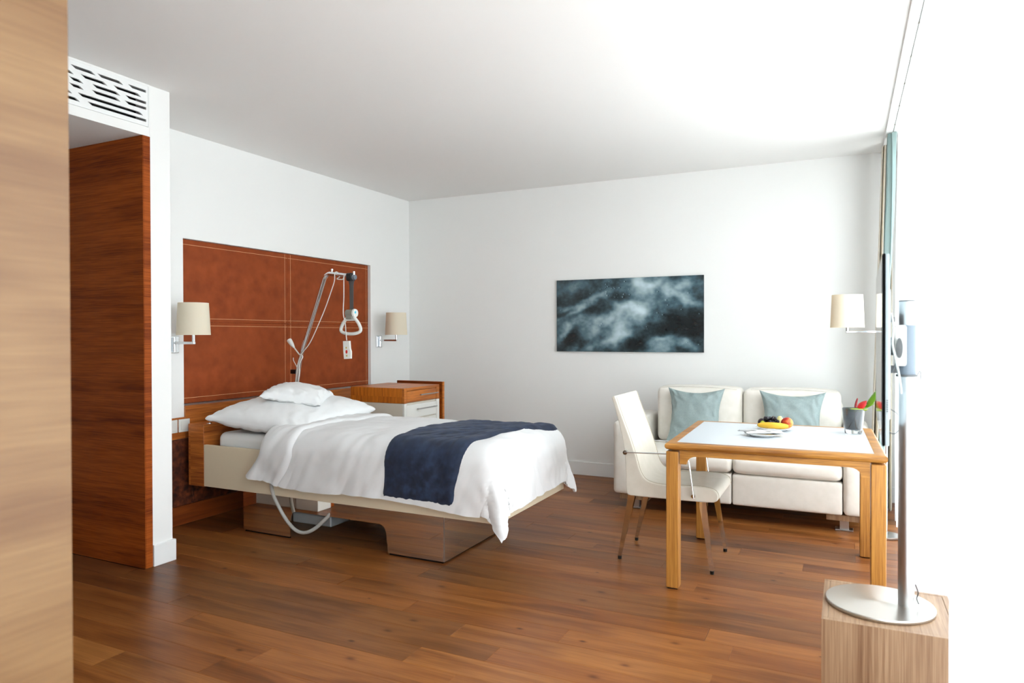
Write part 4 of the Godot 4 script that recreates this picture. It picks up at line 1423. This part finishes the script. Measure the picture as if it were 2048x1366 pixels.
func build_table_setting() -> void:
	var y := 0.7602
	# plate of fruit
	var pc := Vector3(-0.375, y, -4.315)
	whole("fruit_plate", plate(pc, 0.105), M.porcelain, pc, "white plate holding the fruit on the table", "plate")
	var path := PackedVector3Array()
	var rad := []
	for k in 17:
		var s := k / 16.0
		path.append(pc + Vector3(lerpf(-0.082, 0.078, s), 0.0305 + 0.004 * sin(PI * s), 0.052 + 0.022 * sin(PI * s)))
		rad.append(0.0185 * pow(sin(PI * clampf(s * 0.94 + 0.03, 0.0, 1.0)), 0.24))
	var ban := thing("banana", "yellow banana lying at the front of the fruit plate", "fruit", pc + Vector3(0, 0.012, 0.06))
	part(ban, "peel", mb().tube(path, rad, 12), M.banana)
	part(ban, "tip", mb().tube(PackedVector3Array([path[0] + Vector3(-0.006, 0, -0.002), path[0]]), 0.006, 8), M.banana_tip)
	var gr := thing("grape_bunch", "bunch of dark grapes heaped on the fruit plate", "fruit", pc + Vector3(-0.02, 0.014, -0.01))
	var rng := RandomNumberGenerator.new()
	rng.seed = 3
	for k in 30:
		var layer: int = 0 if k < 13 else (1 if k < 23 else 2)
		var g := pc + Vector3(-0.022 + (fmod(k * 0.618, 1.0) - 0.5) * 0.096 * (1.0 - 0.15 * layer), 0.030 + 0.018 * layer, -0.002 + rng.randf_range(-0.024, 0.020))
		part(gr, "grape", mb().ball(g, Vector3(0.0098, 0.0115, 0.0098), 8, 10), M.grape)
	part(gr, "stalk", mb().tube(smooth_path([pc + Vector3(-0.02, 0.062, -0.01), pc + Vector3(-0.015, 0.074, -0.015), pc + Vector3(-0.004, 0.08, -0.012)], 4), 0.0016, 6), M.stem)
	var nc := pc + Vector3(0.070, 0.046, 0.004)
	whole("nectarine", mb().ball(nc, Vector3(0.034, 0.032, 0.033), 14, 20, Basis.from_euler(Vector3(0.2, 0.7, -0.3))), M.nectarine, nc - Vector3(0, 0.032, 0), "orange red nectarine on the fruit plate", "fruit")
	var pe := pc + Vector3(0.026, 0.040, -0.052)
	whole("pear", mb().lathe([Vector2(0, -0.031), Vector2(0.018, -0.029), Vector2(0.029, -0.015), Vector2(0.030, 0.0), Vector2(0.022, 0.018), Vector2(0.012, 0.030), Vector2(0.009, 0.036), Vector2(0, 0.038)], pe, 18), M.pear, pe - Vector3(0, 0.031, 0), "pale yellow pear behind the grapes", "fruit")
	var pl := pc + Vector3(-0.072, 0.038, -0.030)
	whole("plum", mb().ball(pl, Vector3(0.024, 0.024, 0.024), 10, 14), M.plum, pl - Vector3(0, 0.024, 0), "dark plum at the edge of the fruit plate", "fruit")
	var li := pc + Vector3(-0.062, 0.034, 0.012)
	whole("lime", mb().ball(li, Vector3(0.015, 0.019, 0.015), 10, 12, Basis.from_euler(Vector3(0, 0, 0.4))), M.lime, li - Vector3(0, 0.018, 0), "small green lime beside the dark plum", "fruit")
	# side plate with a napkin and cutlery
	var sc := Vector3(-0.415, y, -4.035)
	whole("side_plate", plate(sc, 0.095), M.porcelain, sc, "empty white side plate under a napkin at the front of the table", "plate")
	var nap := []
	for i in 15:
		var row := PackedVector3Array()
		for j in 19:
			var u := i / 14.0 - 0.5
			var w := j / 18.0 - 0.5
			var p := Vector3(w * 0.20, 0.0175 + 0.003 * noise.get_noise_2d(u * 5.0, w * 5.0) + 0.002 * sin(u * 16.0) - 0.006 * pow(absf(w) * 2.0, 2.0), u * 0.11)
			row.append(sc + Vector3(0.012, 0.006, 0.0) + p.rotated(Vector3.UP, 0.35))
		nap.append(row)
	whole("napkin", mb().solid_sheet(nap, 0.004), M.napkin, sc + Vector3(0, 0.013, 0), "folded white napkin lying on the side plate", "napkin")
	for k in 2:
		var o := sc + Vector3(-0.012, 0.0275 + 0.004 * k, [0.012, -0.024][k])
		var dirn := Vector3(1, 0.035, 0).rotated(Vector3.UP, [0.02, 0.42][k]).normalized()
		var c := thing(["table_knife", "table_fork"][k], ["steel knife with broad handle lying across the side plate", "steel fork lying beside the knife on the napkin"][k], "cutlery", o)
		var a := o - dirn * 0.115
		part(c, "grip", mb().tube(PackedVector3Array([a, a + dirn * 0.03, a + dirn * 0.09, a + dirn * 0.10]), [0.007, 0.008, 0.006, 0.003], 8, true, 0.45), M.satin_steel)
		if k == 0:
			part(c, "blade", mb().tube(PackedVector3Array([a + dirn * 0.10, a + dirn * 0.12, a + dirn * 0.17, a + dirn * 0.19]), [0.004, 0.008, 0.008, 0.002], 8, true, 0.15), M.satin_steel)
		else:
			part(c, "neck", mb().tube(PackedVector3Array([a + dirn * 0.10, a + dirn * 0.14, a + dirn * 0.155]), [0.0025, 0.003, 0.009], 8, true, 0.3), M.satin_steel)
			var side := dirn.cross(Vector3.UP).normalized()
			for q in 4:
				part(c, "tine", mb().tube(PackedVector3Array([a + dirn * 0.155 + side * (q - 1.5) * 0.005, a + dirn * 0.195 + side * (q - 1.5) * 0.0052]), 0.0015, 6), M.satin_steel)

	# oval smoked glass vase with anthurium
	var vc := Vector3(0.041, y, -4.345)
	var v := thing("flower_vase", "oval smoked grey glass vase with a thick clear base on the table", "vase", vc)
	var bs := Basis.from_scale(Vector3(1.0, 1.0, 0.72))
	part(v, "glass_wall", mb().lathe([Vector2(0.046, 0.022), Vector2(0.050, 0.05), Vector2(0.055, 0.10), Vector2(0.059, 0.143), Vector2(0.0575, 0.144), Vector2(0.0555, 0.143), Vector2(0.0515, 0.10), Vector2(0.0465, 0.05), Vector2(0.042, 0.026), Vector2(0.0, 0.024)], vc, 40, bs), M.smoked_glass, "smoked grey glass wall")
	part(v, "glass_base", mb().lathe([Vector2(0, 0.0005), Vector2(0.042, 0.0005), Vector2(0.0445, 0.003), Vector2(0.0455, 0.0215), Vector2(0, 0.0215)], vc, 40, bs), M.clear_glass, "thick clear glass base")
	var f := thing("anthurium", "red anthurium flower with green leaves standing in the vase", "plant", vc + Vector3(0, 0.026, 0))
	part(f, "stem", mb().tube(smooth_path([vc + Vector3(-0.025, 0.03, 0), vc + Vector3(0.0, 0.075, 0.0), vc + Vector3(0.022, 0.125, 0.004), vc + Vector3(0.036, 0.165, 0.006)], 5), 0.0035, 7), M.stem)
	part(f, "stem", mb().tube(smooth_path([vc + Vector3(0.02, 0.03, -0.01), vc + Vector3(0.035, 0.10, -0.01), vc + Vector3(0.055, 0.155, -0.012), vc + Vector3(0.075, 0.175, -0.012)], 5), 0.003, 7), M.stem)
	part(f, "leaf", leaf(vc + Vector3(-0.03, 0.140, 0.012), Vector3(1, 0.10, 0.06), Vector3(0.1, 0.35, 1), 0.105, 0.036, 0.012), M.leaf_pale, "pale green leaf over the rim")
	part(f, "leaf", leaf(vc + Vector3(0.058, 0.150, -0.012), Vector3(0.52, 1, 0.0), Vector3(0.35, -0.2, 1), 0.125, 0.034, 0.012), M.leaf, "bright green upright leaf")
	part(f, "leaf", leaf(vc + Vector3(0.012, 0.145, -0.02), Vector3(1, 0.35, -0.2), Vector3(0.1, 0.5, 1), 0.10, 0.030, 0.010), M.leaf, "bright green leaf behind the flower")
	part(f, "spathe", leaf(vc + Vector3(0.018, 0.150, 0.010), Vector3(0.62, 0.62, 0.1), Vector3(0.7, -0.5, 0.9), 0.062, 0.024, 0.012), M.spathe, "glossy red spathe")
	part(f, "spadix", mb().tube(smooth_path([vc + Vector3(0.010, 0.150, 0.018), vc + Vector3(0.014, 0.175, 0.02), vc + Vector3(0.021, 0.203, 0.02)], 5), [0.006, 0.006, 0.006, 0.006, 0.0058, 0.0055, 0.0055, 0.005, 0.0045, 0.0035, 0.001], 8), M.spadix, "dark red spadix")


func plate(c: Vector3, r: float) -> MB:
	return mb().lathe([Vector2(0, 0.002), Vector2(r * 0.60, 0.002), Vector2(r * 0.62, 0.0), Vector2(r * 0.66, 0.0), Vector2(r * 0.70, 0.005), Vector2(r, 0.014), Vector2(r, 0.016), Vector2(r * 0.97, 0.0165), Vector2(r * 0.68, 0.009), Vector2(r * 0.62, 0.007), Vector2(0, 0.007)], c, 40)


func leaf(at: Vector3, along: Vector3, across: Vector3, length: float, wide: float, cup: float) -> MB:
	var a := along.normalized()
	var n := a.cross(across).normalized()
	var s := n.cross(a).normalized()
	var rows := []
	for i in 13:
		var t := i / 12.0
		var w := wide * pow(maxf(sin(PI * pow(t, 0.72)), 0.0), 0.8)
		var row := PackedVector3Array()
		for j in 9:
			var q := j / 4.0 - 1.0
			row.append(at + a * length * t + s * w * q + n * (cup * (q * q) * (w / wide) + cup * 0.8 * t * t))
		rows.append(row)
	return mb().solid_sheet(rows, 0.0012)


# ---------------------------------------------------------------- television on its stand

func build_television() -> void:
	var pc := Vector3(0.131, 0.0, -2.64)
	var p := thing("plinth", "square walnut veneer plinth standing by the sheer curtain", "plinth", pc)
	part(p, "front_panel", mb().bev(Vector3(-0.069, 0.002, -2.459), Vector3(0.325, 0.4, -2.44), 0.001), M.plinth_veneer)
	part(p, "side_panel", mb().bev(Vector3(-0.069, 0.002, -2.826), Vector3(-0.050, 0.4, -2.460), 0.001), M.plinth_veneer)
	part(p, "side_panel", mb().bev(Vector3(0.306, 0.002, -2.826), Vector3(0.325, 0.4, -2.460), 0.001), M.plinth_veneer)
	part(p, "back_panel", mb().bev(Vector3(-0.069, 0.002, -2.845), Vector3(0.325, 0.4, -2.827), 0.001), M.plinth_veneer)
	part(p, "top_panel", mb().bev(Vector3(-0.049, 0.38, -2.826), Vector3(0.305, 0.3995, -2.460), 0.0008), M.plinth_veneer)

	var s := thing("television_stand", "brushed steel television stand with a round base plate on the plinth", "stand", Vector3(0.105, 0.401, -2.645))
	part(s, "base_plate", mb().lathe([Vector2(0.0005, 0.0), Vector2(0.165, 0.0), Vector2(0.1665, 0.002), Vector2(0.1665, 0.010), Vector2(0.165, 0.012), Vector2(0.0005, 0.012)], Vector3(0.105, 0.401, -2.645), 72), M.brushed_steel, "round brushed steel base plate")
	var px := Vector3(0.1845, 0.413, -2.648)
	part(s, "pole", mb().lathe([Vector2(0, 0), Vector2(0.0243, 0), Vector2(0.0243, 1.016), Vector2(0, 1.016)], px, 32), M.satin_steel)
	part(s, "pole_cap", mb().lathe([Vector2(0, 1.016), Vector2(0.0246, 1.016), Vector2(0.0240, 1.021), Vector2(0, 1.022)], px, 32), M.dark_grey_plastic)
	part(s, "sleeve", mb().lathe([Vector2(0.025, 0.772), Vector2(0.0275, 0.772), Vector2(0.0275, 0.938), Vector2(0.025, 0.938)], px, 32), M.slate_plastic, "slate grey sleeve")
	part(s, "collar", mb().lathe([Vector2(0.025, 0.766), Vector2(0.0325, 0.766), Vector2(0.0325, 0.773), Vector2(0.025, 0.773)], px, 32), M.dark_grey_plastic)
	part(s, "cable_hook", mb().tube(smooth_path([px + Vector3(0.030, 0.77, 0.0), px + Vector3(0.038, 0.785, 0.0), px + Vector3(0.041, 0.775, 0), px + Vector3(0.040, 0.755, 0)], 4), 0.0016, 6), M.cable_dark)
	part(s, "bracket_cover", mb().rbox(Vector3(0.163, 1.283, -2.612), Vector3(0.036, 0.135, 0.022), 0.008, 3), M.white_plastic, "white bracket cover")
	var br := mb()
	br.bev(Vector3(0.128, 1.185, -2.70), Vector3(0.134, 1.39, -2.58), 0.001)
	br.bev(Vector3(0.132, 1.19, -2.66), Vector3(0.162, 1.215, -2.635), 0.001)
	br.bev(Vector3(0.132, 1.36, -2.62), Vector3(0.147, 1.378, -2.60), 0.002)
	br.bev(Vector3(0.132, 1.25, -2.66), Vector3(0.165, 1.31, -2.635), 0.001)
	part(s, "mounting_bracket", br, M.dark_grey_plastic, "dark mounting bracket")
	part(s, "tilt_knob", mb().lathe([Vector2(0, 0), Vector2(0.011, 0), Vector2(0.014, 0.004), Vector2(0.014, 0.012), Vector2(0, 0.014)], Vector3(0.160, 1.275, -2.604), 16, Basis(Vector3.RIGHT, Vector3.BACK, Vector3.DOWN).scaled_local(Vector3(0.7, 1, 2.4))), M.dark_grey_plastic)
	part(s, "cable", mb().tube(smooth_path([Vector3(0.136, 1.39, -2.59), Vector3(0.142, 1.34, -2.58), Vector3(0.139, 1.29, -2.58), Vector3(0.146, 1.25, -2.578), Vector3(0.158, 1.19, -2.585), Vector3(0.165, 1.14, -2.60), Vector3(0.1655, 1.125, -2.602)], 6), 0.0035, 8), M.cable_grey, "grey cable ending in a plug")
	part(s, "cable", mb().tube(smooth_path([Vector3(0.134, 1.285, -2.585), Vector3(0.146, 1.265, -2.58), Vector3(0.150, 1.235, -2.58), Vector3(0.142, 1.205, -2.585), Vector3(0.134, 1.195, -2.59)], 6), 0.002, 6), M.cable_dark, "thin dark cable")
	part(s, "cable", mb().tube(smooth_path([Vector3(0.134, 1.066, -2.70), Vector3(0.160, 1.048, -2.70), Vector3(0.172, 1.02, -2.69), Vector3(0.160, 0.985, -2.70), Vector3(0.146, 0.979, -2.70), Vector3(0.134, 0.986, -2.70)], 6), 0.0013, 6), M.cable_dark, "thin dark cable loop")
	part(s, "foot_cable", mb().tube(smooth_path([px + Vector3(0.026, 0.075, 0.006), px + Vector3(0.034, 0.05, 0.01), px + Vector3(0.030, 0.03, 0.012), px + Vector3(0.036, 0.012, 0.01)], 5), 0.002, 6), M.black_plastic)

	# the set, in its own axes: the screen looks along -x, z runs along its width
	var t := thing("television", "flat screen television seen from its edge, mounted on the steel stand", "television", Vector3(0.1, 1.012, -2.62), "", -0.0202)
	part(t, "screen", mb().bev(Vector3(-0.0005, 0.004, -0.468), Vector3(0.0015, 0.526, 0.468), 0.0003), M.screen, "glossy black screen")
	part(t, "bezel", mb().bev(Vector3(0.001, 0.0, -0.471), Vector3(0.0078, 0.530, 0.471), 0.001), M.matte_black)
	part(t, "back_case", mb().bev(Vector3(0.008, 0.001, -0.470), Vector3(0.0177, 0.529, 0.470), 0.002), M.tv_back, "pale grey back case")
	part(t, "rear_housing", mb().bev(Vector3(0.0178, 0.06, -0.34), Vector3(0.025, 0.44, 0.34), 0.003), M.tv_back)
	for k in 6:
		part(t, "vent_slot", mb().span(Vector3(0.011, 0.095 + 0.006 * k, 0.4695), Vector3(0.0155, 0.098 + 0.006 * k, 0.4706)), M.dark_grey_plastic)


# ---------------------------------------------------------------- lamps (all switched off)

func shade(t: Node3D, c: Vector3, r0: float, r1: float, h: float) -> void:
	part(t, "lamp_shade", mb().lathe([Vector2(r0, 0), Vector2(r1, h), Vector2(r1 - 0.0015, h), Vector2(r0 - 0.0015, 0), Vector2(r0, 0)], c, 40), M.lamp_shade, "cream fabric shade")
	var spider := mb()
	for k in 3:
		var a := TAU * k / 3.0 + 0.4
		spider.tube(PackedVector3Array([c + Vector3(0, 0.03, 0), c + Vector3(cos(a) * (r0 - 0.001), 0.012, sin(a) * (r0 - 0.001))]), 0.0015, 5)
	part(t, "shade_carrier", spider, M.chrome)
	part(t, "bulb", mb().lathe([Vector2(0, 0.02), Vector2(0.014, 0.02), Vector2(0.014, 0.055), Vector2(0.024, 0.09), Vector2(0.022, 0.115), Vector2(0, 0.125)], c, 16), M.white_plastic)


func build_lamps() -> void:
	for k in 2:
		var z: float = [-3.262, -5.600][k]
		var y := 1.262
		var t := thing("wall_lamp", ["chrome wall lamp with cream shade between the white column and the bed", "chrome wall lamp with cream shade above the bedside cabinet"][k], "lamp", Vector3(LEFT, y, z), "wall lamps flanking the leather headboard")
		part(t, "wall_plate", mb().bev(Vector3(LEFT + 0.0005, y - 0.058, z - 0.05), Vector3(LEFT + 0.016, y + 0.058, z + 0.038), 0.004, 2), M.chrome)
		part(t, "pivot", mb().lathe([Vector2(0, -0.05), Vector2(0.011, -0.05), Vector2(0.011, 0.05), Vector2(0, 0.05)], Vector3(LEFT + 0.028, y, z), 16), M.chrome)
		part(t, "arm", mb().bev(Vector3(LEFT + 0.02, y + 0.003, z - 0.009), Vector3(-3.960, y + 0.021, z + 0.009), 0.003), M.chrome)
		part(t, "riser", mb().lathe([Vector2(0, 0), Vector2(0.010, 0), Vector2(0.010, 0.06), Vector2(0.018, 0.06), Vector2(0.018, 0.068), Vector2(0, 0.068)], Vector3(-3.97, y + 0.021, z), 16), M.chrome)
		shade(t, Vector3(-3.97, 1.328, z), 0.108, 0.097, 0.217)
	var fx := 0.240
	var fz := -5.1
	var f := thing("floor_lamp", "floor lamp with cream shade on a side arm behind the television", "lamp", Vector3(fx, 0, fz))
	part(f, "base", mb().lathe([Vector2(0, 0.001), Vector2(0.085, 0.001), Vector2(0.087, 0.006), Vector2(0.085, 0.016), Vector2(0, 0.018)], Vector3(fx, 0, fz), 32), M.satin_steel)
	part(f, "pole", mb().lathe([Vector2(0, 0.018), Vector2(0.009, 0.018), Vector2(0.009, 1.355), Vector2(0, 1.355)], Vector3(fx, 0, fz), 14), M.chrome)
	part(f, "arm", mb().bev(Vector3(0.002, 1.329, fz - 0.008), Vector3(fx + 0.01, 1.345, fz + 0.008), 0.003), M.chrome)
	part(f, "riser", mb().lathe([Vector2(0, 0), Vector2(0.009, 0), Vector2(0.009, 0.026), Vector2(0.02, 0.027), Vector2(0.02, 0.032), Vector2(0, 0.032)], Vector3(0.011, 1.343, fz), 14), M.chrome)
	shade(f, Vector3(0.011, 1.366, fz), 0.1035, 0.0945, 0.217)


# ---------------------------------------------------------------- curtains

func build_curtains() -> void:
	# two lengths of white voile hang the whole height of the window; the nearer one bulges round the plinth
	for k in 2:
		var za: float = [-5.62, -2.89][k]
		var zb: float = [-2.90, 1.30][k]
		var cc := int((zb - za) / 0.017)
		var rows := []
		for i in 25:
			var y := lerpf(2.727, 0.006, i / 24.0)
			var low := i / 24.0
			var row := PackedVector3Array()
			for j in cc + 1:
				var z := lerpf(za, zb, float(j) / cc)
				var f := z * 4.3 + 0.9 * noise.get_noise_2d(z * 0.8, 3.0 + k)
				var wave := sin(f * TAU) * (0.016 + 0.006 * low) + 0.010 * noise.get_noise_2d(z * 6.0, low * 1.2) + 0.006 * sin(f * TAU * 2.0 + 1.3)
				var x := 0.376
				if k == 1:
					# near panel: pushed in by the plinth's corner, hanging freer towards the camera
					x = 0.368 - 0.082 * sstep(-2.43, -2.33, z) * sstep(2.2, 0.9, y)
				if k == 0:
					x = 0.350 - 0.012 * (1.0 - sstep(-5.6, -5.2, z)) * sstep(2.7, 1.6, y)
				row.append(Vector3(x + wave, y, z))
			rows.append(row)
		whole("sheer_curtain", mb().grid(rows, true), M.sheer_voile, Vector3(0.37, 0, (za + zb) / 2.0), ["white sheer voile curtain behind the television, beside the sofa", "white sheer voile curtain hanging beside the walnut plinth"][k], "curtain", "sheer curtains along the window")
	# gathered teal curtain parked at the end of the track
	var tr := []
	for i in 31:
		var y := lerpf(2.726, 0.01, i / 30.0)
		var row := PackedVector3Array()
		var drop := sstep(2.72, 1.0, y)
		for j in 61:
			var s := j / 60.0
			var cx := lerpf(0.291, 0.240, drop)
			var hw := lerpf(0.026, 0.022, drop)
			row.append(Vector3(cx + hw * sin(s * TAU * 3.0 + 1.5 * drop) + 0.004 * noise.get_noise_2d(s * 8.0, y * 1.5), y, lerpf(-5.48, -5.62, s)))
		tr.append(row)
	whole("teal_curtain", mb().solid_sheet(tr, 0.0015), M.teal_curtain, Vector3(0.27, 0, -5.55), "gathered teal curtain at the far end of the curtain track", "curtain")
	# cream curtain stacked in the corner, spreading towards the floor
	var cr := []
	for i in 31:
		var y := lerpf(2.726, 0.01, i / 30.0)
		var row := PackedVector3Array()
		var drop := (2.726 - y) / 2.72
		for j in 97:
			var s := j / 96.0
			var x := lerpf(0.245 - 0.082 * drop, 0.315, s)
			row.append(Vector3(x + 0.003 * sin(s * 50.0), y, -5.87 + (0.035 + 0.02 * drop) * sin(s * TAU * 4.5) + 0.008 * noise.get_noise_2d(s * 6.0, y)))
		cr.append(row)
	whole("cream_curtain", mb().solid_sheet(cr, 0.0015), M.cream_curtain, Vector3(0.25, 0, -5.87), "cream curtain gathered in the corner beside the sofa", "curtain")
